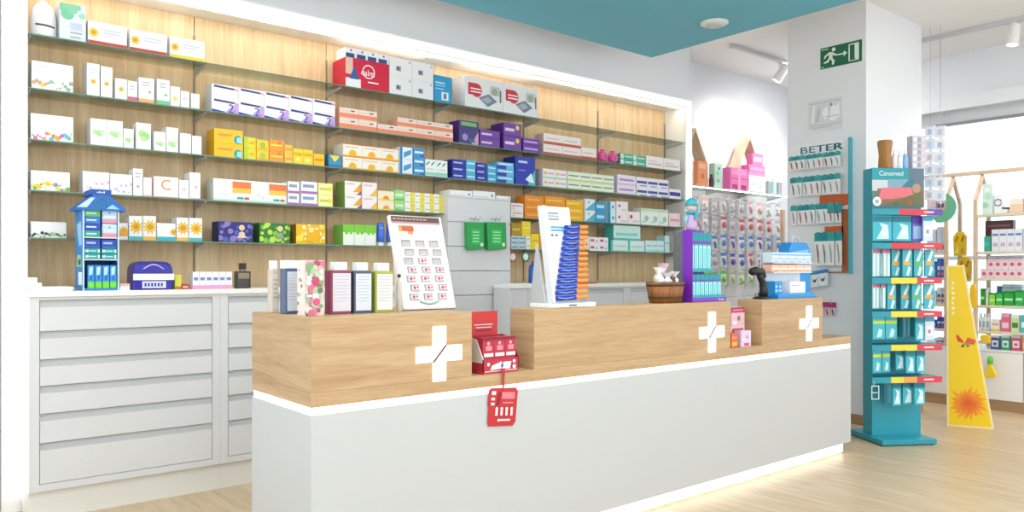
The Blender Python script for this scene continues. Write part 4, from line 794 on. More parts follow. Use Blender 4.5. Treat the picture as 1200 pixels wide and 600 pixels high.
for i, (dx, dy, c, lab, s_) in enumerate(sw):
    m = M(); vs = []; nn = 10; G = 1.35
    for r_, z_ in ((.004, 0), (.018, .008), (.022, .022*s_), (.010, .034*s_), (.026, .050*s_)):
        for q_ in range(nn):
            rj = G*r_*(1+rg.uniform(-.28, .28)); vs.append((rj*math.cos(2*math.pi*q_/nn), rj*math.sin(2*math.pi*q_/nn)*.8, 1.35*z_+rg.uniform(-.003, .003)))
    m.add(vs, [(j*nn+q_, j*nn+(q_+1) % nn, (j+1)*nn+(q_+1) % nn, (j+1)*nn+q_) for j in range(4) for q_ in range(nn)]+[tuple(range(nn))], mat(c, .3))
    tag(m.build('wrapped_sweet', None, (x+dx*.85, y+dy, ZB+H*.80)), lab, 'sweet', 'wrapped sweets in the wooden tub')
t = thing('flower_bunch', 'small bunch of burgundy dried flowers in the wooden tub', 'flowers', (x+.012, y-.02, ZB+H*.78))
m = M(); st = M()
for i in range(16):
    dx, dy, dz_ = rg.uniform(-.03, .03), rg.uniform(-.02, .02), rg.uniform(.022, .06)
    st.tube([(0, 0, 0), (dx*.5, dy*.5, dz_*.6), (dx, dy, dz_)], .0014, mat('6E7A3A', .6), 5); m.ball((dx, dy, dz_+.006), rg.uniform(.007, .012), mat(('8A1F3A', 'A32B48', '6E6A34')[i % 3], .6), 8)
st.build('stems', t); m.build('blossoms', t)
# ------------------------------------------------------------------ monitors and scanner behind the risers
def monitor(x, y, rz, w_, h, z0, z1, lab, col='6E6F74'):
    t = thing('monitor', lab, 'monitor', (x, y, z0+.0005), rz)
    M().rbox(-.09, -.07, 0, .09, .07, .012, .02, mat('3A3B40', .4)).build('foot', t)
    B(-.02, -.005, .0122, .02, .015, z1-z0-h*.4, mat('3A3B40', .4)).build('stem', t)
    M().box(-w_/2, -.035, z1-z0-h, w_/2, -.0055, z1-z0, mat(col, .45)).build('casing', t, bevel=.004)
    B(-w_/2+.01, -.0362, z1-z0-h+.01, w_/2-.01, -.0352, z1-z0-.01, mat('595B62', .3)).build('back_cover', t)
x = onY(788, 0, 3.12)[0]; monitor(x+.11, 3.12, 0, .22, .36, ZL, onY(790, 270, 3.1)[2], 'dark grey monitor back behind the purple display')
x = onY(903, 0, 3.23)[0]; monitor(x, 3.23, math.radians(35), .30, .36, ZL, onY(905, 276, 3.23)[2], 'thin grey monitor seen edge-on behind the black scanner', 'A2A4AA')
# purple display
yf = 2.762; a, b = onY(812, 0, yf)[0], onY(850, 0, yf)[0]; W2 = b-a; hp = onY(812, 269, yf)[2]-ZB; D = .072
t = thing('purple_display', 'tall purple counter display with two tiers of teal cartons', 'display', (a, yf, ZB+.0005))
PU = mat('7A2BB8', .35)
m = M(); m.box(-.004, .0, .024, 0, D, hp, PU); m.box(0, D-.006, .024, W2*.62, D, hp, PU); m.build('back_panel', t)
M().box(-.012, -.008, 0, W2, D+.006, .0235, PU).build('base', t, bevel=.003)
m = M(); [m.box(W2*(.76+.045*i), -.0092, .008, W2*(.79+.045*i), -.0081, .016-(.003 if i % 2 else 0), 'E9DDF4') for i in range(4)]; m.build('base_lettering', t)
z2 = .175
tr = M(); tr.box(.0002, .012, z2, W2*.66, D-.0065, z2+.006, mat('30A6B0', .3)); tr.box(.0002, .008, z2, W2*.66, .012, z2+.02, mat('1E9AAA', .3)); tr.build('upper_tier', t)
lp = M(); lp.box(.002, .002, .024, W2-.002, .006, .04, mat('1E9AAA', .3)); lp.build('front_lip', t)
def teal_carton(x_, z_, w_, h, lab, grp, y_=.02, tilt=0):
    m = M(); m.box(-w_/2, 0, 0, w_/2, .04, h, mat('27B3C0', .35))
    deco(m, -w_/2, w_/2, 0, h, 0, [('r', .1, .04, .9, .66, 'B6E6EA'), ('r', .3, .08, .7, .6, '6FCBD4'), ('r', 0, .70, 1, .78, '7A3AA8'), ('r', 0, .78, 1, 1, '1791A2')])
    o = m.build('toothpaste_carton', None, (a+x_, yf+y_, ZB+.0005+z_)); tag(o, lab, 'box', grp); o.rotation_euler.y = tilt
for i in range(5): teal_carton(.022+.0305*i*W2/.24, z2+.0065, .0285*W2/.24, hp-z2-.022, 'slim teal carton on the upper tier of the purple display, '+nth(i, 5), 'teal cartons on the upper purple tier', .022)
for i in range(7): teal_carton(.022+.0312*i*W2/.24, .0245, .0285*W2/.24, .135, 'slim teal carton on the lower tier of the purple display, '+nth(i, 7), 'teal cartons on the lower purple tier', .012)
# little figurine on the display
fx = a+.0; fz = ZB+.0005+hp+.0005
t = thing('figurine', 'little figurine with teal hat and scarf atop the purple display', 'figurine', (fx+.035, yf+D-.035, fz)); TEA = mat('2AA6B0', .4)
q_ = 1.25
m = M(); m.lathe(0, 0, [(.030*q_, 0), (.034*q_, .02*q_), (.028*q_, .06*q_), (.020*q_, .075*q_)], mat('BFA6D6', .5), 16, 1, .7); m.ball((0, 0, .105*q_), .026*q_, mat('D9B4B8', .5), 14); m.tube([(-.025*q_, 0, .065*q_), (-.045*q_, -.004, .05*q_), (-.05*q_, -.006, .025*q_)], [.010, .009, .007], mat('8CC0D2', .5)); m.tube([(.025*q_, 0, .065*q_), (.042*q_, -.004, .085*q_), (.05*q_, -.006, .11*q_)], [.010, .009, .007], mat('8CC0D2', .5)); m.build('body', t)
m = M(); m.lathe(0, 0, [(.030*q_, .112*q_), (.030*q_, .120*q_), (.024*q_, .138*q_), (.010*q_, .148*q_)], TEA, 16); m.build('hat', t)
m = M(); m.tube([(.026*q_*math.cos(2*math.pi*i/14), .02*q_*math.sin(2*math.pi*i/14), .080*q_) for i in range(15)], .009, TEA); m.box(-.012, -.034*q_, .045*q_, .006, -.026*q_, .078*q_, TEA); m.build('scarf', t)
m = M(); m.ball((-.009*q_, -.0255*q_, .108*q_), .003, '2A2A2E', 8); m.ball((.009*q_, -.0255*q_, .108*q_), .003, '2A2A2E', 8); m.build('eyes', t)
# ------------------------------------------------------------------ second gap
def led(u0, u1, v, y_, base, items, lab, zb=ZL, grp=None, d=.05, side=None):
    a_, b_ = onY(u0, 0, y_)[0], onY(u1, 0, y_)[0]; h_ = onY(u0, v, y_)[2]-zb
    pack('cosmetic_carton', 'box', lab, grp, a_, b_, zb+.0005, zb+h_, y_, d, base, items, side); return zb+h_
pkd = [('r', .1, .7, .9, .9, 'C84A72'), ('r', .15, .35, .6, .6, 'EBC3CC'), ('c', .65, .5, .12, '7A5560'), ('c', .3, .2, .1, 'E58AA4')]
zt_ = led(856.5, 872.5, 383, 2.83, 'EBC8CE', pkd, 'pink printed carton at the bottom of the stack in the second gap', d=.06)
led(857, 872.5, 360.5, 2.83, 'E9BCC8', [('r', 0, .72, 1, 1, 'A83458'), ('r', .1, .8, .9, .9, 'E07C9C'), ('c', .55, .42, .14, '8C7A80'), ('r', .08, .1, .4, .3, 'F2E6EA')], 'pink carton with crimson top on the stack in the second gap', zb=zt_, d=.06)
led(857, 864.5, 391, CY0+.012, 'D9603C', [('r', .1, .15, .9, .4, 'F0B62E'), ('r', .1, .6, .9, .8, 'E88A5A')], 'small orange carton at the front of the second gap')
led(868.5, 880, 388, CY0+.014, 'E3C6DE', [('c', .6, .6, .14, '9AA6D2'), ('r', .3, .05, .8, .22, 'D2447C'), ('r', .1, .4, .5, .5, 'F3E9F1')], 'small lilac carton at the front of the second gap')
# ------------------------------------------------------------------ third block: scanner and blue displays
x, y = onY(892, 0, 2.83)[0], 2.83
t = thing('barcode_scanner', 'black barcode scanner on its curved stand on the third block', 'scanner', (x, y, ZB+.0005)); BK = mat('17181B', .35)
m = M(); m.lathe(0, 0, [(.06, 0), (.06, .008), (.045, .016), (.02, .022)], BK, 20, 1, .8); m.build('foot', t)
M().tube([(.02, 0, .018), (.03, 0, .06), (.015, 0, .11), (-.01, 0, .14), (-.015, 0, .16)], [.030, .026, .023, .022, .024], BK, 10).build('handle', t)
M().tube([(.03, 0, .14), (0, 0, .172), (-.06, 0, .182), (-.105, 0, .175)], [.018, .029, .027, .024], BK, 10).build('scan_head', t)
M().tube([(.0, .02, .03), (.01, .045, .03), (.01, .058, .006), (-.01, .06, .004)], .003, BK, 6).build('cable', t)
BB, BP = mat('2B8FD6', .3), mat('8FC2EA', .3)
yf = 2.765; a, b = onY(912, 0, yf)[0], onY(957, 0, yf)[0]; W2 = b-a; dd = 1.0
zz1 = onY(912, 319, yf)[2]-ZB
t = thing('skincare_display', 'tiered white and blue counter display on the third block', 'display', (a, yf, ZB+.0005))
M().box(0, 0, 0, W2, .14, .012, BB).box(0, 0, .012, W2*.95, .004, .034, BB).build('tray', t, bevel=.002)
M().box(0, .125, .012, W2, .131, zz1+.13, mat('DCE8F2', .3)).build('back_card', t)
for q_ in (zz1, zz1+.062): M().box(.002, .03, q_-.005, W2, .1249, q_, mat('E4EEF6', .3)).build('tier', t)
def dsp(x_, z_, w_, h, c, items, lab, grp=None, y_=.035, d=.07, name='cream_carton'):
    m = M(); m.box(-w_/2, 0, 0, w_/2, d, h, mat(c, .35)); deco(m, -w_/2, w_/2, 0, h, 0, items)
    tag(m.build(name, None, (a+x_, yf+y_, ZB+.001+z_)), lab, 'box', grp)
for i in range(2): dsp(.038+.044*i, .0125, .040, .10, '2B93DA', [('r', .1, .3, .9, .45, '9FD0F2'), ('r', .2, .6, .7, .7, 'CFE6F8')], 'sky blue carton in the blue tray, '+('left' if i == 0 else 'second from left'), 'blue cartons in the blue tray')
dsp(W2*.62, .0125, W2*.40, .095, 'F0F1F6', [('r', .1, .15, .9, .2, '9DB9DA'), ('r', .1, .7, .6, .78, 'C9B8D8')], 'wide white carton in the blue tray')
for i in range(5):
    dsp(.03+(W2-.05)*i/4.4, zz1+.0005, (W2-.05)/4.6, .048, 'F0BCA4', [('r', 0, .35, 1, .6, 'F7E3DA'), ('r', .2, .1, .8, .22, 'E08A66')], 'salmon carton on the middle tier of the blue display, '+nth(i, 5), 'salmon cartons on the middle tier')
for i in range(5):
    dsp(.03+(W2-.05)*i/4.4, zz1+.0628, (W2-.05)/4.6, .066, 'D5E4F2', [('r', 0, .7, 1, .85, '7FB2DE'), ('r', 0, .3, 1, .42, 'A9C4DE'), ('r', .2, .05, .8, .15, 'B7A9CC')], 'pale blue carton on the top tier of the blue display, '+nth(i, 5), 'pale blue cartons on the top tier')
# blue bag on the desk behind
yy = 3.02; a, b = onY(926, 0, yy)[0], onY(950, 0, yy)[0]; zt_ = onY(928, 284, yy)[2]
t = thing('gift_bag', 'bright blue bag with pale handle behind the tiered display', 'bag', ((a+b)/2, yy, ZL+.0005)); w_ = (b-a)/2; h = zt_-ZL
M().prism([(-w_, 0), (w_, 0), (w_*1.0, h*.93), (w_*.62, h), (-w_*.8, h), (-w_*1.05, h*.93)], 'y', 0, .09, mat('2F93DE', .3)).build('bag_body', t, bevel=.006)
M().tube([(-w_*.35, .045, h-.005), (-w_*.3, .045, h+.035), (0, .045, h+.05), (w_*.3, .045, h+.035), (w_*.35, .045, h-.005)], .006, mat('C9D6E6', .3)).build('handle', t)
m = M(); deco(m, -w_, w_, 0, h, -.001, [('p', [(.1, .9), (.9, .93), (.8, .8), (.2, .78)], '7FC0EE'), ('c', .5, .86, .03, 'F0F4FA')]); m.build('print', t)
# ------------------------------------------------------------------ pillar: exit sign, notice, hook panel
PXF = PX0
def pil(u, v): p = onX(u, v, PXF); return p[1], p[2]
yl, z1 = pil(961.3, 55.5); z0 = pil(961.3, 82)[1]; yr, z1r = pil(1011.5, 46.5)
z1 = (z1+z1r)/2; z0 = (z0+pil(1011.5, 73)[1])/2; We, He = yl-yr, z1-z0
t = thing('exit_sign', 'green emergency exit sign with running man high on the pillar', 'sign', (PXF, yl, z0), -math.pi/2)
GR = mat('0F6B4A', .4); WS = mat('E4F2EA', .4)
B(0, -.0085, 0, We, -.0005, He, mat('DDE6E2', .4)).build('plate', t); B(.006, -.0095, .006, We-.006, -.0086, He-.006, GR).build('green_field', t)
m = M(); X = lambda q_: q_*We; yy = -.0098
def pg(pts): m.flat([(X(a), yy, b*He) for a, b in pts], WS)
m.add([(X(.335)+.017*math.cos(i*.4488), yy, .81*He+.017*math.sin(i*.4488)) for i in range(14)], [tuple(range(14))], WS)
pg([(.22, .72), (.33, .70), (.30, .42), (.22, .44)]); pg([(.30, .70), (.33, .66), (.42, .55), (.40, .50), (.30, .58)]); pg([(.22, .72), (.12, .60), (.10, .48), (.13, .47), (.16, .56), (.24, .64)])
pg([(.24, .46), (.31, .44), (.36, .30), (.34, .14), (.29, .14), (.30, .29)]); pg([(.22, .46), (.27, .44), (.20, .27), (.10, .26), (.10, .33), (.16, .34)])
pg([(.42, .56), (.58, .56), (.58, .50), (.42, .50)]); pg([(.57, .66), (.65, .53), (.57, .40)])
pg([(.68, .88), (.92, .88), (.92, .83), (.68, .83)]); pg([(.68, .88), (.71, .88), (.71, .12), (.68, .12)]); pg([(.82, .84), (.92, .84), (.92, .12), (.82, .20)]); pg([(.68, .12), (.92, .12), (.92, .16), (.68, .16)])
pg([(.04, .90), (.2, .90), (.2, .87), (.04, .87)]); pg([(.04, .12), (.1, .12), (.1, .09), (.04, .09)])
m.build('pictogram', t)
yl, z1 = pil(948, 120); yr, z0 = pil(988, 146); 
t = thing('etched_notice', 'clear etched notice plate on the pillar under the exit sign', 'notice', (PXF, yl, z0-.03), -math.pi/2); wn, hn = yl-yr, z1-z0+.03
B(0, -.007, 0, wn, 0, hn, mat('DDE0E6', .15)).build('plate', t)
m = M(); deco(m, 0, wn, 0, hn, -.0072, [('r', .03, .18, .97, .2, 'AEB2BC'), ('r', .03, .9, .97, .92, 'B4B8C2'), ('r', .1, .1, .7, .13, 'B9BDC6'), ('p', [(.08, .3), (.14, .85), (.2, .85), (.16, .3)], 'F0F2F6'), ('p', [(.2, .3), (.3, .8), (.36, .6), (.3, .3)], 'BFC3CC'), ('p', [(.4, .6), (.55, .8), (.6, .45), (.5, .3)], 'F4F5F8'), ('p', [(.62, .3), (.7, .9), (.8, .7), (.9, .85), (.92, .4), (.75, .28)], 'F4F5F8'), ('c', .68, .8, .05, '8E93A0'), ('r', .5, .42, .9, .45, 'BFC3CC')]); m.build('etching', t)
# hook panel
yl, yr = pil(926, 0)[0], pil(999, 0)[0]; z1 = pil(999, 162)[1]; z0 = pil(999, 320)[1]; wn, hn = yl-yr, z1-z0
pb = thing('hook_panel', 'white hook panel headed with dark teal letters on the pillar', 'display panel', (PXF, yl, z0), -math.pi/2)
B(0, -.02, 0, wn-.012, -.001, hn, mat('ECEFF3', .4)).build('board', pb); B(wn-.0118, -.05, -.006, wn, -.0008, hn+.006, mat('3FA9B8', .35)).build('edge_profile', pb)
m = M(); m.text('BETER', (wn*.53+.006, -.0214, hn-.055), (1.75, 0, 0), (0, 0, 1), .058, '2E6E7C'); m.text('BETER', (wn*.53, -.0212, hn-.055), (1.75, 0, 0), (0, 0, 1), .055, '2E6E7C'); m.build('lettering', pb)
def pu(u): return yl-pil(u, 0)[0]
def pz(u, v): return pil(u, v)[1]-z0
m = M(); m.box(pu(962), -.024, pz(997, 240), pu(997), -.0205, pz(997, 227), mat('D9622B', .4)); m.box(pu(968), -.024, pz(985, 277), pu(990), -.0205, pz(985, 265), mat('D9622B', .4)); m.box(pu(988), -.024, .0, pu(997), -.0205, pz(997, 245), mat('B8693F', .5)); m.build('orange_header', pb)
m = M(); m.box(pu(962), -.027, 0, pu(997), -.0205, .012, mat('B07B62', .5)); m.build('bottom_rail', pb)
rows = [('first', 930, 991, 183, 198, 9), ('second', 932, 991, 209, 230, 8), ('third', 933, 991, 243, 264, 8), ('fourth', 960, 992, 277, 314, 4)]
for ri, (rn, ua, ub, va, vb_, n) in enumerate(rows):
    za = pil(ub, va-4)[1]; zb_ = pil(ub, vb_-3)[1]; h = za-zb_; xa_, xb_ = pil(ua, 0)[0], pil(ub, 0)[0]
    step = (xa_-xb_)/n
    for i in range(n):
        yc = xa_-step*(i+.5); big = (ri == 2 and i >= 6); dep = .075+.007*((i*7+ri) % 3)
        t = thing('brush_card', 'white '+('grooming' if ri % 2 else 'comb')+' card with '+('wide teal' if big else 'teal')+' top on the '+rn+' hook row, '+nth(i, n), 'hanging card', (PXF, yc, za), -math.pi/2, 'teal topped cards on the hook panel')
        c_ = M(); w2 = step*.485
        c_.prism([(-w2, 0), (w2, 0), (w2, -h), (-w2, -h)], 'y', -dep-.003, -dep, mat('F0F3F5', .35)); c_.build('card', t)
        tt = M(); k_ = .5 if big else .24; tt.prism([(-w2-.001, .004), (0, .014), (w2+.001, .004), (w2+.001, -h*k_), (-w2-.001, -h*k_)], 'y', -dep-.0045, -dep+.001, mat(('1F97A0', '1B8B98', '2AA39F')[(i+ri) % 3], .35)); tt.build('teal_top', t)
        it = M(); cc = ('C0505A', '6E6A72', 'B9938A', '8F2F3C', '9AA3AE')[(i*3+ri) % 5]
        it.tube([(-w2*.3, -dep-.008, -h*.34), (w2*.1, -dep-.009, -h*.6), (w2*.25, -dep-.008, -h*.92)], [.004, .006, .003], mat(cc, .35), 6); it.build('implement', t)
        M().tube([(0, -.0245, -.004), (0, -dep-.02, -.004), (0, -dep-.024, .006)], .002, STEEL, 5).build('hook', t)
# small cards low on the pillar behind the third block
yl2 = pil(962, 0)[0]
t = thing('pink_hook_strip', 'crimson labelled hook strip low on the pillar behind the counter', 'hook strip', (PXF, yl2, pil(966, 360)[1]), -math.pi/2); wq = yl2-pil(980, 0)[0]
B(0, -.02, 0, wq, -.001, .045, mat('B8356A', .4)).build('label_strip', t); M().tube([(wq*.8, -.02, .03), (wq*1.0, -.10, .05), (wq*1.25, -.16, .07)], .003, STEEL, 6).build('arm', t)
for i in range(3):
    o = M(); o.prism([(-.018, 0), (.018, 0), (.018, -.07), (-.018, -.07)], 'y', -.03, -.024, mat('F0DCE4', .4)); o.tube([(-.004, -.034, -.01), (.006, -.034, -.06)], .006, mat(('8E2A50', 'C2416E', '5E4A58')[i], .4), 6); o.cyl((0, -.024, -.004), (0, 0, -.004), .002, .002, STEEL, 6)
    ob = o.build('nail_file_card', None, (PXF, yl2-.02-wq*.42*i*.9, pil(966, 360)[1]-.004)); ob.rotation_euler.z = -math.pi/2; tag(ob, 'pink nail card under the crimson strip, '+('left', 'middle', 'right')[i], 'hanging card', 'pink nail cards')
# white packs with dark print between the third block and the hook panel
for i in range(3):
    yq = pil(951+9.5*i, 0)[0]; zq = pil(951+9.5*i, 321-1.5*i)[1]
    o = M(); wq = .036; o.prism([(-wq, 0), (wq, .01), (wq, -.12), (-wq, -.13)], 'y', -.085, -.06, mat('E9EEF2', .3)); o.prism([(-wq-.001, .008), (wq+.001, .02), (wq+.001, -.012), (-wq-.001, -.02)], 'y', -.088, -.057, mat(('2F86C8', '3A93C4', '2F86C8')[i], .35)); o.flat([(-wq*.6, -.0862, -.05), (-.2*wq, -.0862, -.07), (wq*.7, -.0862, -.045), (wq*.3, -.0862, -.085), (-wq*.4, -.0862, -.085)], '1F5C78'); o.tube([(0, -.07, -.002), (0, 0, -.002)], .003, STEEL, 6)
    ob = o.build('blue_top_pouch', None, (PXF, yq, zq)); ob.rotation_euler.z = -math.pi/2; tag(ob, 'white pouch with blue top hanging below the hook panel, '+('left', 'middle', 'right')[i], 'pouch', 'blue topped pouches')
# ------------------------------------------------------------------ back wall display right of the glowing frame
YS = 4.95; YW = 5.25; zs = onY(812, 216.6, YS)[2]; xa, xb = 6.43, onY(925, 0, YS)[0]
ws = thing('wall_display', 'white hook wall with glass shelf right of the glowing frame', 'display wall', (xa, YW, 0))
B(.01, -.022, .55, xb-xa, -.001, zs-.01, mat('E3E5EA', .4)).build('slat_panel', ws, bevel=0)
m = M(); 
for k in range(11): m.box(.01, -.0235, .62+k*.13, xb-xa, -.0221, .626+k*.13, mat('C3C6CE', .4))
m.build('slat_groove', ws)
g = M(); g.box(0.012, YS-YW+.003, zs-.008, xb-xa, -.0225, zs, GLASS); g.box(0.012, YS-YW, zs-.008, xb-xa, YS-YW+.003, zs, mat('8FA39C', .2)); g.build('glass_shelf', ws)
B(.03, YS-YW+.012, zs-.016, xb-xa-.02, YS-YW+.03, zs-.0085, mat('FFF6EA', emit=7)).build('added_shelf_light', ws)  # glowing strip added under the shelf to brighten the cards below
for k in range(4):
    x_ = .03+k*(xb-xa-.06)/3; M().prism([(YS-YW+.05, zs-.009), (-.0235, zs-.009), (-.0235, zs-.05)], 'x', x_-.004, x_+.004, STEEL).build('shelf_bracket', ws)
def gable(cx, w_, h, z, y_, lab, board=.05, dp=.14):
    t = thing('gable_frame', lab, 'decoration', (cx, y_, z)); 
    M().prism([(-w_/2, 0), (-w_/2+.012, 0), (-w_/2+.012, h*.42), (-w_/2, h*.42)], 'y', 0, dp, PINE).build('side_board', t)
    M().prism([(w_/2, 0), (w_/2-.012, 0), (w_/2-.012, h*.42), (w_/2, h*.42)], 'y', 0, dp, PINE).build('side_board', t)
    for s_ in (-1, 1): M().prism([(s_*w_/2, h*.4205), (s_*(w_/2-.018), h*.4205), (0.0005*s_, h-.022), (0.0005*s_, h)], 'y', 0, dp, PINE).build('roof_board', t)
xg1, xg2 = onY(813, 0, YS+.1)[0], onY(879, 0, YS+.1)[0]
def gz(u, v): return onY(u, v, YS+.1)[2]-zs
gable(xg1+.03, .42, gz(814, 150), zs+.0005, YS+.10, 'pale wooden house shaped frame next to the glowing post')
gable(xg2, .46, gz(878, 160), zs+.0005, YS+.10, 'pale wooden house shaped frame above the pink box')
def ws_box(u0, u1, v, base, items, lab, y_=YS+.02, d=.07, side=None, zb=None, name='gift_box'):
    a, b = onY(u0, 0, y_)[0], onY(u1, 0, y_)[0]; z_ = zb or zs+.0005; h = onY(u0, v, y_)[2]
    pack(name, 'box', lab, None, a, b, z_, h, y_, d, base, items, side); return h
ws_box(818, 828.5, 188, 'F09A6A', [('r', .1, .7, .9, .9, 'F6C09A'), ('c', .5, .4, .12, 'E2763E')], 'orange gift box on the wall shelf near the glowing post', d=.06)
ws_box(837.5, 846, 191, 'BFE3D2', [('c', .5, .3, .08, '6FB89A'), ('c', .4, .6, .08, '8FCBB0'), ('c', .6, .8, .06, '5E6E6A')], 'tall mint green box on the wall shelf')
t = thing('brown_bottle', 'small dark brown bottle beside the mint green box', 'bottle', (onY(833.5, 0, YS+.05)[0], YS+.05, zs+.0005)); M().lathe(0, 0, [(.022, 0), (.025, .004), (.025, .09), (.010, .11)], mat('5B3A34', .25), 14).build('body', t); M().cyl((0, 0, .1105), (0, 0, .14), .011, .011, mat('2A2426', .3), 12).build('cap', t)
zp = ws_box(856, 876.5, 196, 'EF7DBE', [('r', 0, .5, 1, .55, 'D85AA2'), ('r', .1, .05, .4, .25, 'B03A80'), ('r', .6, .05, .9, .25, 'B03A80'), ('r', .45, 0, .55, 1, 'F7B3DA'), ('r', .1, .7, .9, .9, 'F59ACC')], 'pink gift box on the wall shelf under a wooden gable', d=.1, side='E069AE')
zp = ws_box(877.5, 897, 201.5, 'F2F0F4', [('r', 0, .85, 1, 1, 'F3A6D0'), ('c', .3, .4, .05, 'D9A6C0'), ('c', .7, .3, .05, 'C9C6D8')], 'white gift box with pink rim right of the pink box', d=.1)
ws_box(878, 896.5, 192.5, 'F08CC4', [('r', .1, .3, .9, .7, 'F6B4DA')], 'flat pink box lying on the white gift box', zb=zp+.0005, d=.1)
zp2 = onY(878, 192.5, YS+.02)[2]
ws_box(882, 894, 179, 'EE86C0', [('r', .1, .3, .9, .7, 'F9C6E2')], 'smallest pink box topmost under the wooden gable', zb=zp2+.0005, d=.08)
for i, (u, c) in enumerate(((900.5, 'A3B5BC'), (906.5, 'B9DDE6'), (913, 'A9ACB4'))):
    x_ = onY(u, 0, YS+.05)[0]
    t = thing('tall_bottle', ('grey bottle right of the white gift box', 'pale blue bottle between two grey ones on the wall shelf', 'grey bottle at the right end of the wall shelf')[i], 'bottle', (x_, YS+.05, zs+.0005), 0, 'tall bottles on the wall shelf')
    M().rbox(-.03, -.02, 0, .03, .02, .145, .010, mat(c, .25)).build('body', t); M().cyl((0, 0, .1455), (0, 0, .175), .014, .013, mat('E6EAEE', .3), 12).build('cap', t)
# hanging packs
rg = random.Random(5)
cols5 = [['F0EDF0', 'C9CCD4', 'E9B8BC'], ['F2EEF0', 'D8707C', 'CFC9D6'], ['F0F0F4', '8C6FC0', '5E9AD8'], ['F2ECEE', 'D9626E', 'A9AEC0'], ['E3F0D8', '7CC84A', 'B9C9A0']]
vr = [(228, 247), (250, 270), (273, 292), (295, 315), (319, 342)]
for r_, (va, vb_) in enumerate(vr):
    n = 10
    for i in range(n):
        u = 816+i*10.6; 
        yy = YW-.10-.02*(i % 2); x_ = onY(u, 0, yy)[0]; zt_ = zs-.075-.2*r_-.008*(i % 3); h = .165
        w2 = .052 if i % 2 else .044
        cs = cols5[r_]; kind_ = rg.randrange(3); c2_ = cs[1+rg.randrange(2)]
        if r_ == 3 and 3 <= i <= 5: c2_ = ('3F8AD0', '6A4FB0', '4C6FC0')[i-3]
        if r_ == 4 and i > 6: cs = ['F0EEF0', 'E07A86', 'C9B06A']; c2_ = cs[1+i % 2]
        o = M(); o.prism([(-w2, -h), (w2, -h), (w2, 0), (w2*.3, .016), (-w2*.3, .016), (-w2, 0)], 'y', 0, .004, mat(cs[0], .35))
        o.box(-w2, -.0012, -h*.24, w2, -.0002, -.004, mat(c2_, .4))
        if kind_ == 0: o.ball((0, -.012, -h*.6), h*.22, mat(c2_, .3), 10, (1, .5, 1))
        elif kind_ == 1: o.tube([(-w2*.4, -.01, -h*.4), (0, -.014, -h*.6), (w2*.3, -.01, -h*.88)], [.010, .014, .008], mat(c2_, .3), 8)
        else:
            o.ball((-w2*.4, -.010, -h*.5), h*.12, mat(c2_, .3), 8, (1, .5, 1)); o.ball((w2*.35, -.010, -h*.72), h*.14, mat(cs[1], .3), 8, (1, .5, 1)); o.box(-w2*.8, -.004, -h*.9, -w2*.1, -.0002, -h*.8, '8A8E98')
        o.tube([(0, YW-.023-yy, .004), (0, -.05, .004), (0, -.056, .014)], .0028, STEEL, 5)
        ob = o.build('accessory_card', None, (x_, yy, zt_)); tag(ob, ('white', 'rosy', 'pale blue printed', 'red printed', 'green printed')[r_]+' card on the hook wall, '+('top', 'second', 'third', 'fourth', 'bottom')[r_]+' row, '+nth(i, n), 'hanging card', 'small cards on the hook wall')
xw = onY(917, 0, 4.90)[0]
tag(B(xw-.02, 4.88, 0, xw+.02, 4.92, onY(917, 246, 4.9)[2], PINE).build('wooden_post'), 'slim pale wooden post in front of the hook wall by the pillar', 'post')
# ------------------------------------------------------------------ teal floor stand
P0 = (5.753, 2.686); TH = math.radians(-32); WV = (math.cos(TH), math.sin(TH)); DV = (-math.sin(TH), math.cos(TH))
def st(u, v, ly):
    a, b = ray(u); cxp, cyp = P0[0]+DV[0]*ly, P0[1]+DV[1]*ly
    d = (cxp*DV[0]+cyp*DV[1])/(a*DV[0]+b*DV[1])
    return (d*a-cxp)*WV[0]+(d*b-cyp)*WV[1], HCAM-(v-HOR)/FPX*d
sd = thing('toothbrush_stand', 'tall teal floor stand hung with toothbrush packs beside the pillar', 'display stand', (P0[0], P0[1], 0), TH)
TL = mat('2398AB', .3); TLD = mat('17768A', .4)
M().box(0, 0, .008, .44, .45, .045, TL).build('base_plate', sd, bevel=.003)
for q_ in ((.02, .02), (.42, .02), (.02, .43), (.42, .43)): M().cyl((q_[0], q_[1], 0), (q_[0], q_[1], .0078), .015, .015, mat('1A3F48', .5), 10).build('foot', sd)
LY = .17; c0 = st(1022, 400, LY)[0]; c1 = st(1079, 400, LY)[0]; zt_ = st(1022, 197, LY)[1]
M().box(c0, LY, .0455, c1, LY+.12, zt_, TL).build('column', sd)
zh0 = st(1022, 243, LY)[1]; m = M(); hx0, hx1 = c0-.006, st(1082, 220, LY)[0]
m.box(hx0, LY-.008, zh0, hx1, LY-.0005, zt_+.002, mat('4F7F86', .4)); hd = m.build('header_board', sd)
m = M(); deco(m, hx0, hx1, zh0, zt_, LY-.0082, [('r', 0, .7, .72, 1, '1F9AA6'), ('p', [(.7, .5), (.7, 1), (1, 1), (1, .5)], '5E7488'), ('r', 0, .42, .3, .7, 'C9D2D6'), ('r', .3, .45, .75, .72, '7FA3B8'), ('p', [(.55, .5), (.75, .78), (.9, .5)], '2E7A88'), ('r', .1, .05, 1, .48, '8E6B52'), ('p', [(.12, .2), (.18, .5), (.75, .52), (.8, .3), (.4, .22)], 'E2737A'), ('p', [(.2, .05), (.5, .2), (.7, .3), (.95, .42), (1, .05)], '6E6A48'), ('c', .85, .5, .12, 'B58F70'), ('c', .72, .12, .08, 'A3622F'), ('c', .45, .1, .06, '4F6E3A'), ('c', .09, .15, .12, 'EDF0F0'), ('c', .09, .15, .05, '9FB0B0'), ('t', 'Canomed', .36, .87, .12, 'F0F6F6')]); m.build('header_picture', hd)
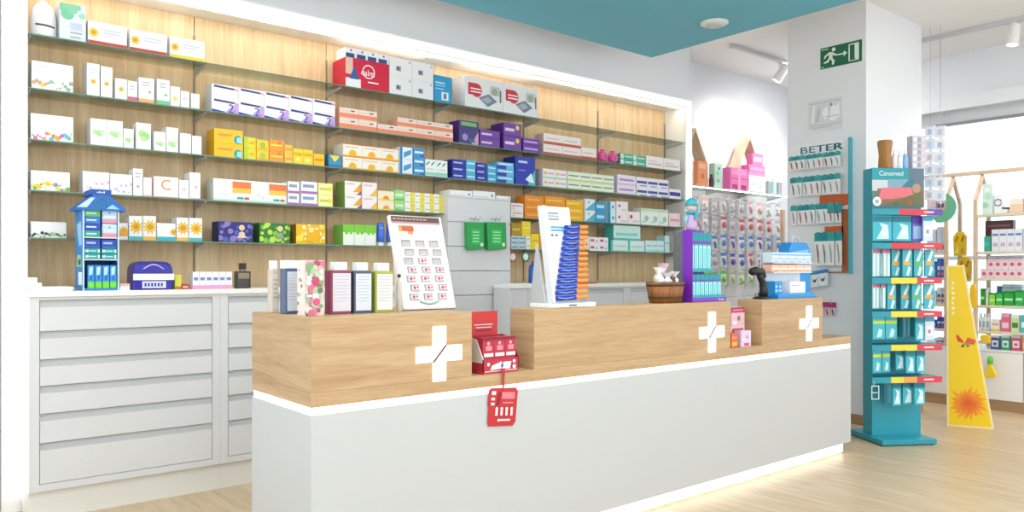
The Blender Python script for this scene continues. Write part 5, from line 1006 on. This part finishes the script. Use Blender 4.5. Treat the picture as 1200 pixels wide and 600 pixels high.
rowsS = [(248, [(0, .38, '1F93A6'), (.38, .8, 'D1394A'), (.8, 1.0, '5A4AA8')]), (288, [(0, .27, '1F93A6'), (.27, 1.0, 'D1394A')]), (329, [(0, .27, '1F93A6'), (.27, .64, 'E2D23A'), (.64, 1.0, 'D1394A')]), (368.5, [(0, .27, '1F93A6'), (.27, .64, 'E2D23A'), (.64, 1.0, 'D1394A')]), (408, [(0, .27, '1F93A6'), (.27, .64, 'E2D23A'), (.64, 1.0, 'D1394A')]), (446, [(0, .27, '1F93A6'), (.27, .45, 'E2D23A'), (.45, .64, 'EBA04A'), (.64, 1.0, 'D1394A')])]
BY = .0
packs = [[(1023, 1045, 28, 0), (1046, 1068, 28, 0), (1069, 1081, 28, 1), (1082, 1093, 28, 2)],
 [(1023+4.1*i, 1026.6+4.1*i, 30, 3) for i in range(5)]+[(1045, 1056, 30, 4), (1058, 1069, 30, 4), (1071, 1082, 30, 5), (1084, 1095, 30, 4)],
 [(1023+3.8*i, 1026.3+3.8*i, 27, 3) for i in range(4)]+[(1040, 1050, 28, 4), (1056, 1067, 28, 4), (1069, 1080, 28, 5), (1083, 1095, 28, 4)],
 [(1023, 1037, 24, 6), (1038, 1051, 24, 6)]+[(1053+4.7*i, 1057+4.7*i, 22, 7) for i in range(4)]+[(1073, 1083, 26, 0), (1084, 1095, 26, 2)],
 [(1023, 1033, 24, 6), (1034, 1043, 24, 6), (1050, 1060, 22, 0), (1062, 1072, 25, 0), (1074, 1084, 25, 0)],
 [(1036, 1045, 24, 7), (1046, 1056, 26, 0), (1058, 1070, 25, 0), (1072, 1084, 25, 0)]]
RN = ['top', 'second', 'third', 'fourth', 'fifth', 'bottom']
for ri, (v, segs) in enumerate(rowsS):
    xa_, z_ = st(1022, v, BY); xb_ = st(1104, v, BY)[0]; bw = xb_-xa_
    bar = M(); 
    for k_, (f0, f1, c) in enumerate(segs): bar.box(xa_+bw*f0, BY-.001, z_-.022, xa_+bw*f1, BY+.004, z_+.022, mat(c, .35))
    bar.box(xa_+bw*.74, BY-.0016, z_-.005, xa_+bw*.88, BY-.0011, z_+.006, 'F3DADA')
    bo = bar.build('label_rail', sd)
    B(c0+.002, BY+.0042, z_+.0185, xb_-.02, LY-.0005, z_+.0215, TLD).build('tray', bo)
    zb2 = z_-.022
    for pi, (u0, u1, hv, kd) in enumerate(packs[ri]):
        ly = .035+.018*(pi % 3); pa, pb2 = st(u0, 0, ly)[0], st(u1, 0, ly)[0]; w2 = (pb2-pa)/2; h = hv/FPX*6.15
        zt2 = z_+.012
        base = {0: '3DB4C8', 1: '6A66C4', 2: 'D3DFEA', 3: 'B4E2E8', 4: '38AEC0', 5: '38AEC0', 6: '3DB4C4', 7: '14707F'}[kd]
        lab = {0: 'teal toothbrush pack', 1: 'teal pack with violet top', 2: 'pale blue pack', 3: 'slim pale brush tube', 4: 'teal pack with orange label', 5: 'teal pack with green label', 6: 'teal pack with lime strip', 7: 'dark teal pack'}[kd]
        wx, wy = P0[0]+WV[0]*(pa+pb2)/2+DV[0]*ly, P0[1]+WV[1]*(pa+pb2)/2+DV[1]*ly
        it = {0: [('p', [(.2, .08), (.5, .5), (.35, .7), (.8, .62), (.85, .08)], 'D2EEF3'), ('r', 0, .75, 1, .95, '1B7F93'), ('c', .6, .3, .07, 'E8F6F8')], 1: [('r', 0, .7, 1, 1, '5B3FB0'), ('r', .1, .1, .9, .6, '9CB9E6')], 2: [('r', 0, .8, 1, 1, '3FA6C9'), ('r', .2, .2, .8, .6, 'EDF2F6'), ('r', .3, .3, .6, .45, 'B58A9A')], 3: [('r', .2, .05, .8, .8, 'DDF2F4'), ('r', 0, .86, 1, 1, 'D36A86')], 4: [('p', [(.2, .55), (.7, 1), (.9, .9), (.5, .5)], 'DDF0F4'), ('r', .1, .42, .8, .56, 'EDA94A'), ('p', [(.35, .05), (.6, .4), (.85, .3), (.6, .02)], 'DDF0F4')], 5: [('p', [(.2, .55), (.7, 1), (.9, .9), (.5, .5)], 'CDECEC'), ('r', .1, .42, .8, .56, '6CB84A'), ('p', [(.35, .05), (.6, .4), (.85, .3), (.6, .02)], 'E3EFC8')], 6: [('r', 0, .7, 1, .84, 'C5DA3C'), ('p', [(.3, .08), (.5, .5), (.8, .4), (.7, .1)], 'BFE6EE')], 7: [('r', .1, .1, .3, .9, '0F5A68'), ('r', .6, .1, .8, .9, '1F8896')]}[kd]
        m = M(); m.box(-w2, 0, -h, w2, .012, 0, mat(base, .3)); deco(m, -w2, w2, -h, 0, 0, it)
        m.tube([(0, .006, 0), (0, .006, z_+.018-zt2+.0005)], .0018, STEEL, 5)
        n = len(packs[ri])
        ob = m.build('toothbrush_pack', None, (wx, wy, min(zt2, z_-.024)+.0), TH); tag(ob, lab+' on the '+RN[ri]+' row of the teal stand, '+nth(pi, n), 'pack', 'toothbrush packs on the teal stand')
m = M(); xa_, z_ = st(1021, 452, 0); xb_, z2 = st(1030, 468, 0)
for q_ in ((xa_, xb_, z_-.006, z_), (xa_, xb_, z2, z2+.006), (xa_, xa_+.006, z2+.006, z_-.006), (xb_-.006, xb_, z2+.006, z_-.006), (xa_+.01, xb_-.01, (z_+z2)/2-.003, (z_+z2)/2+.003)): m.box(q_[0], -.004, q_[2], q_[1], -.0015, q_[3], mat('DDE6E8', .4))
m.box(xa_+.02, -.0015, z_-.002, xa_+.024, .004, z_+.03, STEEL); m.build('price_frame', sd)
# things on top of the stand
def sxy(u, ly): lx = st(u, 0, ly)[0]; return P0[0]+WV[0]*lx+DV[0]*ly, P0[1]+WV[1]*lx+DV[1]*ly
x, y = sxy(1037, LY+.06); hl = st(1036, 165, LY+.06)[1]-zt_
tag(M().lathe(0, 0, [(.046, 0), (.05, .01), (.044, hl*.5), (.056, hl*.93), (.05, hl)], LOGW, 20).build('wooden_vase', None, (x, y, zt_+.001)), 'turned wooden vase on top of the teal stand', 'vase')
for i, (u, c) in enumerate(((1048, 'F0E4EA'), (1054.5, 'EDEFF4'), (1061, '8FB8EA'))):
    x, y = sxy(u, LY+.045); t = thing('spray_can', ('rosy white', 'plain white', 'light blue')[i]+' slender bottle on top of the teal stand', 'bottle', (x, y, zt_+.001), 0, 'slender bottles on the teal stand')
    M().lathe(0, 0, [(.019, 0), (.021, .004), (.021, .09), (.012, .115)], mat(c, .3), 14).build('body', t); M().cyl((0, 0, .1155), (0, 0, .15), .010, .007, mat('F3F4F7', .3), 10).build('cap', t)
x, y = sxy(1074, LY+.05); h = st(1072, 160, LY+.05)[1]-zt_
m = M(); m.box(-.055, -.03, 0, .055, .035, h, mat('C3C4D0', .4)); deco(m, -.055, .055, 0, h, -.03, [('c', .2+.3*(i % 3), .12+.19*(i//3), .07, ('E9E6EE', '9C9EB4', 'DDC9D2')[i % 3]) for i in range(15)]); tag(m.build('gift_carton', None, (x, y, zt_+.001), TH), 'grey patterned carton on top of the teal stand', 'box')
# ------------------------------------------------------------------ yellow totem
A = Vector((6.955, 2.705, 0)); Bq = Vector((7.102, 2.40, 0)); th = math.atan2(Bq.y-A.y, Bq.x-A.x); wd_ = (Bq-A).length; ht = 1.352
t = thing('yellow_totem', 'tall tapering yellow floor totem with orange flower and butterfly', 'totem', (A.x, A.y, 0), th)
YL = wall_mat('yellow_print', 'F2CB12', .4); CRM = mat('F3E3B4', .5)
tw_ = .125; out = [(0, 0), (wd_, 0), (tw_, ht), (0, ht)]; e = .012
M().prism(out, 'y', 0, .045, CRM).build('slab', t)
pn = M().prism([(e, e), (wd_-e*1.4, e), (tw_-e*.9, ht-e), (e, ht-e)], 'y', -.002, -.0003, YL).build('yellow_face', t)
m = M(); yy = -.0024; rg = random.Random(3)
fx, fz = wd_*.45, .20
for L in range(3):
    for i in range(18):
        a = 2*math.pi*(i+L*.33)/18; l_ = (.15, .12, .08)[L]*rg.uniform(.8, 1.12); wv = .012
        pts = [(fx, yy-.0003*L, fz), (fx+l_*.6*math.cos(a-.2), yy-.0003*L, fz+l_*.6*math.sin(a-.2)), (fx+l_*math.cos(a), yy-.0003*L, fz+l_*math.sin(a)), (fx+l_*.6*math.cos(a+.2), yy-.0003*L, fz+l_*.6*math.sin(a+.2))]
        pts = [(min(max(p[0], e+.002), wd_-.03), p[1], max(p[2], .016)) for p in pts]
        m.flat(pts, ('EFA01E', 'EE8A1C', 'E5701A')[L])
m.flat([(fx+.03*math.cos(i*.6), yy-.0012, fz+.03*math.sin(i*.6)) for i in range(10)], 'E25E16'); m.build('flower_print', t)
m = M(); bx, bz = wd_*.38, .70
m.flat([(bx, yy, bz), (bx-.05, yy, bz+.07), (bx-.065, yy, bz+.06), (bx-.05, yy, bz+.01)], 'D8402A'); m.flat([(bx, yy, bz), (bx-.035, yy, bz-.03), (bx-.005, yy, bz-.035)], '3E4A3A'); m.flat([(bx, yy, bz), (bx+.02, yy, bz+.05), (bx+.08, yy, bz+.03), (bx+.07, yy, bz-.01)], 'DB5A3A'); m.flat([(bx, yy, bz), (bx+.04, yy, bz-.012), (bx+.02, yy, bz-.04)], '7E8A5A'); m.build('butterfly_print', t)
m = M()
[m.box(.034, yy-.0004, 1.19-.042*i, .034+(.020, .015, .022)[i % 3], yy, 1.19-.042*i+.022, 'F8F0C0') for i in range(7)]
m.build('lettering', t)
# ------------------------------------------------------------------ window display furniture on the right
XS = 8.05; CABZ = .568
def wcab(y0_, y1_, lab):
    t = thing('base_cabinet', lab, 'cabinet', (XS, y0_, 0), 0, 'white base cabinets under the window'); w_ = y1_-y0_
    B(.02, 0, .0, .55, w_, .10, SKIRT).build('plinth', t); B(.02, 0, .1005, .60, w_, CABZ-.02, WHITE).build('carcass', t)
    B(0, -.001, CABZ-.0195, .61, w_+.001, CABZ, WHITE).build('top', t)
    for k in range(2):
        d_ = B(0, k*w_/2+.003, .105, .0195, (k+1)*w_/2-.003, CABZ-.024, mat('EFEDEC', .35)).build('door', t)
        yh = w_/2+(-.05 if k == 0 else .05); M().tube([(0, yh, .25), (-.025, yh, .25), (-.025, yh, .42), (0, yh, .42)], .005, STEEL, 6).build('handle', d_)
wcab(1.55, 2.479, 'white base cabinet with two doors, nearest along the window'); wcab(2.483, 3.40, 'white base cabinet with two doors behind the yellow totem'); wcab(3.404, 4.32, 'white base cabinet with two doors, farthest along the window')
LZ = [1.837, 1.487, 1.238, .981, .739]
def unit(y0_, y1_, lab):
    t = thing('window_shelving', lab, 'shelving', (XS, y0_, CABZ+.0005), 0, 'pine shelving by the window'); w_ = y1_-y0_; H = 2.235-CABZ
    for yy in (0, w_-.03):
        f = M(); f.box(.0, yy, 0, .035, yy+.03, LZ[0]+.14-CABZ, PINE); f.box(.33, yy, 0, .365, yy+.03, LZ[0]+.14-CABZ, PINE)
        f.build('post', t)
        for s_ in (0, 1):
            xx = (.0, .365)[s_]; xi = (.035, .33)[s_]; M().prism([(xx, LZ[0]+.1405-CABZ), (xi, LZ[0]+.1405-CABZ), (.1825+(-.0005 if s_ == 0 else .0005), H-.04), (.1825+(-.0005 if s_ == 0 else .0005), H)], 'y', yy, yy+.03, PINE).build('gable_board', t)
    B(.165, -.0, H+.0005, .20, w_, H+.035, PINEY).build('ridge_rail', t)
    for z_ in LZ:
        s_ = M(); s_.box(.036, .031, z_-.018-CABZ, .329, w_-.031, z_-CABZ, GLASS); s_.box(.002, .031, z_-.022-CABZ, .0358, w_-.031, z_-CABZ, mat('E4D2B8', .4)); s_.box(.004, .031, z_-.026-CABZ, .0358, w_-.031, z_-.0222-CABZ, mat('6FB89C', .3)); s_.build('shelf', t)
unit(1.60, 2.90, 'pine house topped shelving standing right of the yellow totem'); unit(3.13, 4.25, 'pine house topped shelving seen behind the teal stand')
tag(B(XS+.165, 2.902, 2.2355, XS+.20, 3.128, 2.27, PINEY).build('ridge_rail_link'), 'short pine rail joining the two house topped shelves', 'rail')
def rp(u0, u1, v, lv, base, items, lab, rows=1, cols=1, name='skincare_carton', cat='box', grp=None, dx=.045, zb=None, d=.07, skip=()):
    x_ = XS+dx; z_ = (zb if zb else (LZ[lv] if lv < 5 else CABZ))+.0008; ya, yb_ = onX(u0, 0, x_)[1], onX(u1, 0, x_)[1]; H = onX(u0, v, x_)[2]-z_
    w_ = (ya-yb_)/cols; h = H/rows
    for r_ in range(rows):
        for c in range(cols):
            if (r_, c) in skip: continue
            pos = [('bottom' if r_ == 0 else 'top' if r_ == rows-1 else 'middle')+' layer'] if rows > 1 else []
            if cols > 1: pos.append(nth(c, cols))
            m = M(); m.box(-w_*.48, 0, 0, w_*.48, d, h-.001, mat(base, .35)); deco(m, -w_*.48, w_*.48, 0, h, 0, items)
            tag(m.build(name, None, (x_, ya-w_*(c+.5), z_+r_*h), -math.pi/2), lab+(', '+', '.join(pos) if pos else ''), cat, (lab+'s') if rows*cols > 1 else grp)
def jar(u, lv, c, cc, lab, r_=.035, h=.06):
    x_ = XS+.09; y_ = onX(u, 0, x_)[1]; t = thing('cream_jar', lab, 'jar', (x_, y_, LZ[lv]+.0008))
    M().lathe(0, 0, [(r_*.9, 0), (r_, .005), (r_, h*.7)], mat(c, .3), 18).build('pot', t); M().cyl((0, 0, h*.7+.0005), (0, 0, h), r_*1.04, r_*1.02, mat(cc, .3), 18).build('lid', t)
rp(1151, 1163, 216, 0, 'D8EEE4', [('c', .3, .3, .1, 'A6D9C2'), ('c', .6, .6, .12, 'BCE3D2'), ('c', .5, .8, .08, 'F2F6F4')], 'pale mint carton at the left of the upper window shelf')
rp(1165, 1174, 229, 0, 'EFEFF2', [('c', .5, .6, .2, '6A6C78'), ('c', .5, .6, .14, 'EFEFF2')], 'white carton with dark ring on the upper window shelf')
jar(1178, 0, 'F0EEEE', '4A4A52', 'white jar with dark lid on the upper window shelf')
rp(1183, 1199, 233, 0, 'E8C9AE', [('r', 0, .6, 1, 1, 'F3E6DA')], 'peach coloured carton on the upper window shelf')
rp(1201, 1213, 228, 0, 'F0EDEA', [('r', .1, .3, .9, .4, '8A8C98')], 'white carton at the right of the upper window shelf')
rp(1154, 1188, 259, 1, '5A3038', [('r', .1, .8, .9, .86, '8C5A5E')], 'long dark maroon case at the back of the second window shelf', dx=.19)
rp(1153, 1161, 277, 1, '2FA58E', [('r', .1, .4, .9, .6, '3FB8A0')], 'teal green carton on the second window shelf')
rp(1162, 1198, 269, 1, 'EAEDF4', [('r', .1, .7, .9, .8, '6A86C8'), ('c', .5, .3, .1, 'C9B6C6')], 'white carton with blue band on the second window shelf', cols=4)
rp(1199, 1216, 262, 1, 'F2F2F6', [('r', .1, .7, .9, .8, '9AA6C8')], 'large white carton on the second window shelf')
rp(1149, 1199, 304, 2, 'F1DCE4', [('c', .5, .45, .2, 'D8566E'), ('r', .1, .75, .9, .85, 'E9B8C6')], 'pink and white carton on the third window shelf', cols=6, rows=2, skip=((1, 0),))
rp(1158, 1199, 299.5, 2, 'EBDDEA', [('r', .1, .4, .9, .6, '6A5468'), ('r', 0, 0, 1, .12, 'E9B8C6')], 'lilac carton with dark band on the third window shelf', cols=4, dx=.12)
for i, (ua, ub, v, c, l) in enumerate(((1149, 1154, 338, '2FA63A', 'slim green carton'), (1155, 1158, 337, 'E8F0E8', 'slim white carton'), (1159, 1166, 343, '8FDC3A', 'lime green carton'), (1167, 1175, 342, '2FC04A', 'bright green carton'), (1176, 1188, 341, '18A83C', 'wide deep green carton'), (1189.5, 1199, 340, '1FB845', 'emerald green carton'), (1200.5, 1212, 340, '18A83C', 'deep green carton at the far right'))):
    rp(ua, ub, v, 3, c, [('r', .1, .35, .9, .5, 'BFEFC0'), ('r', 0, .85, 1, 1, '0F8A30' if i != 1 else 'C9D6CC')], l+' on the fourth window shelf')
rp(1168, 1173, 335, 3, '3F6FC0', [('r', .1, .4, .9, .6, '9FBCEA')], 'blue carton behind the green ones on the fourth window shelf', dx=.18)
rp(1174, 1198, 333, 3, 'DDE8F4', [('r', 0, .8, 1, .86, 'A9BEDC')], 'pale blue carton behind the green ones on the fourth window shelf', dx=.18, cols=2)
def wbottle(u, lv, c, cc, lab, h=.13, r_=.024):
    x_ = XS+.08; y_ = onX(u, 0, x_)[1]; z_ = LZ[lv] if lv < 5 else CABZ; t = thing('skincare_bottle', lab, 'bottle', (x_, y_, z_+.0008))
    M().lathe(0, 0, [(r_*.9, 0), (r_, .004), (r_, h*.72), (r_*.5, h*.82)], mat(c, .3), 16).build('body', t); M().cyl((0, 0, h*.82+.0004), (0, 0, h), r_*.55, r_*.5, mat(cc, .3), 12).build('cap', t)
    m = M(); m.box(-r_*1.03, -r_*.5, h*.2, -r_*1.005, r_*.5, h*.55, mat('F6F6F6' if c not in ('F0F0F2', 'ECEFF2') else '9FB8C8', .4)); m.build('label', t)
for i, u in enumerate((1149.5, 1154, 1158.5)): wbottle(u, 4, ('F0F0F2', 'ECEFF2', 'F0F0F2')[i], 'DDE0E6', 'white bottle on the fifth window shelf, '+('left', 'middle', 'right')[i]+' of three', .16, .018)
rp(1161.5, 1171.5, 374, 4, 'EFE6E2', [('r', .1, .5, .9, .65, 'D89A8A'), ('r', 0, 0, 1, .2, 'E8D84A')], 'cream carton on the fifth window shelf')
rp(1173, 1183, 367, 4, 'E9688E', [('r', .1, .2, .9, .5, 'F6D3DE'), ('r', 0, .8, 1, 1, 'F0A6BC')], 'pink carton on the fifth window shelf')
rp(1185, 1194, 369, 4, 'C9E6A6', [('r', .1, .25, .9, .55, '5A7A3A'), ('r', 0, .8, 1, 1, 'E9F3DC')], 'light green carton with dark band on the fifth window shelf')
rp(1196, 1206, 369, 4, '49B6D0', [('r', .1, .3, .9, .6, 'E6F4F8')], 'aqua carton at the right of the fifth window shelf')
for ua, ub, c, l in ((1160.5, 1171.5, '4F5FA8', 'indigo'), (1173, 1183.5, '2FA67C', 'sea green'), (1185, 1196, 'D8507C', 'rose'), (1198, 1208, 'F0A24A', 'orange')):
    rp(ua, ub, 393, 5, c, [('r', .15, .2, .85, .65, 'EAF0F2'), ('r', .3, .3, .7, .5, c), ('r', 0, .85, 1, 1, 'D9DDE6')], l+' box with white label standing on the window cabinet')
# section behind the teal stand
for lv, v, c, l in ((0, 228, 'E9C8D2', 'rosy'), (1, 266, 'DDE4F0', 'pale blue'), (2, 303, '3F6FC8', 'royal blue'), (3, 337, 'E6EDF2', 'whitish'), (4, 371, '2B4FC0', 'deep blue'), (5, 395, 'E4E8F4', 'white and navy')):
    rp(1098, 1107, v, lv, c, [('r', .1, .4, .9, .6, '5A5F78' if lv in (0, 3, 5) else 'DDE6F6'), ('c', .4, .2, .1, 'C07A8A')], l+' carton behind the teal stand on the far window shelving', cols=2)
    rp(1086, 1097, v+3, lv, c, [('r', .1, .3, .9, .5, 'C9CFDC')], l+' box farther left behind the teal stand')
# yellow hanging things
def ytag(u0, u1, v0, v1, lab, c='F3C81E', x_=7.96, marks=True, shape=None):
    ya, yb_ = onX(u0, 0, x_)[1], onX(u1, 0, x_)[1]; zt2, zb2 = onX(u0, v0, x_)[2], onX(u0, v1, x_)[2]; w_, h = ya-yb_, zt2-zb2
    t = thing('yellow_bag', lab, 'hanging bag', (x_, (ya+yb_)/2, zb2), -math.pi/2); w2 = w_/2
    M().prism(shape and [(a*w2, b*h) for a, b in shape] or [(-w2*.9, 0), (w2*.9, 0), (w2, h*.8), (w2*.5, h), (-w2*.5, h), (-w2, h*.8)], 'y', 0, .04, mat(c, .35)).build('bag_body', t, bevel=.006)
    if marks:
        m = M(); deco(m, -w2, w2, 0, h, -.0015, [('p', [(.15, .6), (.35, .85), (.45, .78), (.25, .55)], 'B8741E'), ('p', [(.6, .62), (.78, .86), (.9, .78), (.72, .56)], 'B8741E'), ('p', [(.1, .1), (.4, .45), (.5, .1)], 'F9E27A'), ('p', [(.55, .12), (.75, .4), (.9, .12)], 'E3A41C')]); m.build('print', t)
    M().tube([(0, .02, h), (0, .02, 2.2354-zb2 if v0 < 290 else h+.006)] if x_ > 8.1 else [(0, .02, h-.006), (0, XS-x_, h-.006)], .003, STEEL, 5).build('hook', t)
    return t
ytag(1116.5, 1132, 272, 300, 'plump yellow bag with two brown spots above the yellow totem', x_=8.21); ytag(1121, 1138, 301, 330, 'yellow bag hanging lower right behind the totem tip', x_=8.21)
ytag(1136, 1144, 333, 361, 'flat yellow flag bag right of the totem', 'F0BE1C', marks=False); ytag(1148, 1160, 392, 402, 'short yellow shelf tag right of the totem', 'F0C22A', marks=False)
tri = ytag(1152, 1167, 424, 443, 'yellow triangular bag with green cap low beside the totem', 'F2D028', marks=False, shape=[(-1, .1), (-.8, 0), (.9, .1), (1, .25), (.1, 1), (-.2, 1)])
M().lathe(0, .02, [(.02, 0), (.024, .004), (.024, .06), (.012, .08)], mat('6CC04A', .35), 14).build('green_cap', tri, (0.0, 0, .13))
# green leaf sign and hanging strips by the window
x_ = 7.9; yc, zc = onX(1108, 0, x_)[1], onX(1108, 243, x_)[2]
pts = []; R_ = .145
for i in range(15): a = math.radians(100-i*14.5); pts.append((R_*math.cos(a), R_*math.sin(a)))
for i in range(15): a = math.radians(-103+i*14.5); pts.append((-.05+R_*.72*math.cos(a), .03+R_*.78*math.sin(a)))
t = thing('leaf_sign', 'green crescent leaf sign hanging right of the teal stand top', 'sign', (x_, yc+.05, zc), -math.pi/2)
M().prism(pts, 'y', 0, .012, mat('6FB894', .4)).build('leaf', t); M().tube([(0, .006, R_), (0, .006, ZC-zc)], .0015, STEEL, 5).build('cord', t)
for j, u in enumerate((1090, 1102)):
    x_ = 7.6; yc = onX(u, 0, x_)[1]; zt2 = onX(u, 148, x_)[2]
    t = thing('hanging_strip', ('left', 'right')[j]+' strip of pale packs hanging near the window above the teal stand', 'hanging strip', (x_, yc, zt2), -math.pi/2, 'strips of pale packs')
    M().box(-.012, .006, -.72, .012, .008, 0, mat('E6EAF0', .4)).build('strip', t); M().tube([(0, .007, 0), (0, .007, ZC-zt2)], .0015, STEEL, 5).build('cord', t)
    for k in range(6):
        o = M(); o.box(-.045, -.012, -.10-.118*k, .045, .0055, -.118*k, mat(('ECEFF6', 'E2E8F4', 'F3F3F6')[(k+j) % 3], .3)); o.box(-.02, -.0128, -.08-.118*k, .018, -.0121, -.03-.118*k, ('B4C2DE', 'D3C6D6', 'C3D6E8')[(k*2+j) % 3]); o.build('pack', t)
x, y = sxy(1093, LY+.10)
x_ = 7.3; ya, yb_ = onX(1083, 0, x_)[1], onX(1104, 0, x_)[1]
#CAMERA
cam = bpy.data.cameras.new('camera'); co = bpy.data.objects.new('camera', cam); COL.objects.link(co)
cam.sensor_fit = 'HORIZONTAL'; cam.sensor_width = 36; cam.lens = 36*FPX/1200; cam.shift_y = (HOR-300)/1200
cam.clip_start = .05
co.location = (0, 0, HCAM); co.rotation_euler = (math.pi/2, 0, YAW-math.pi/2)
S.camera = co
wd = bpy.data.worlds.new('daylight'); S.world = wd; wd.use_nodes = True
wd.node_tree.nodes['Background'].inputs[0].default_value = (.95, .98, 1, 1); wd.node_tree.nodes['Background'].inputs[1].default_value = 1.7
S.view_settings.view_transform = 'Standard'; S.view_settings.look = 'None'; S.view_settings.exposure = .2; S.view_settings.gamma = 1
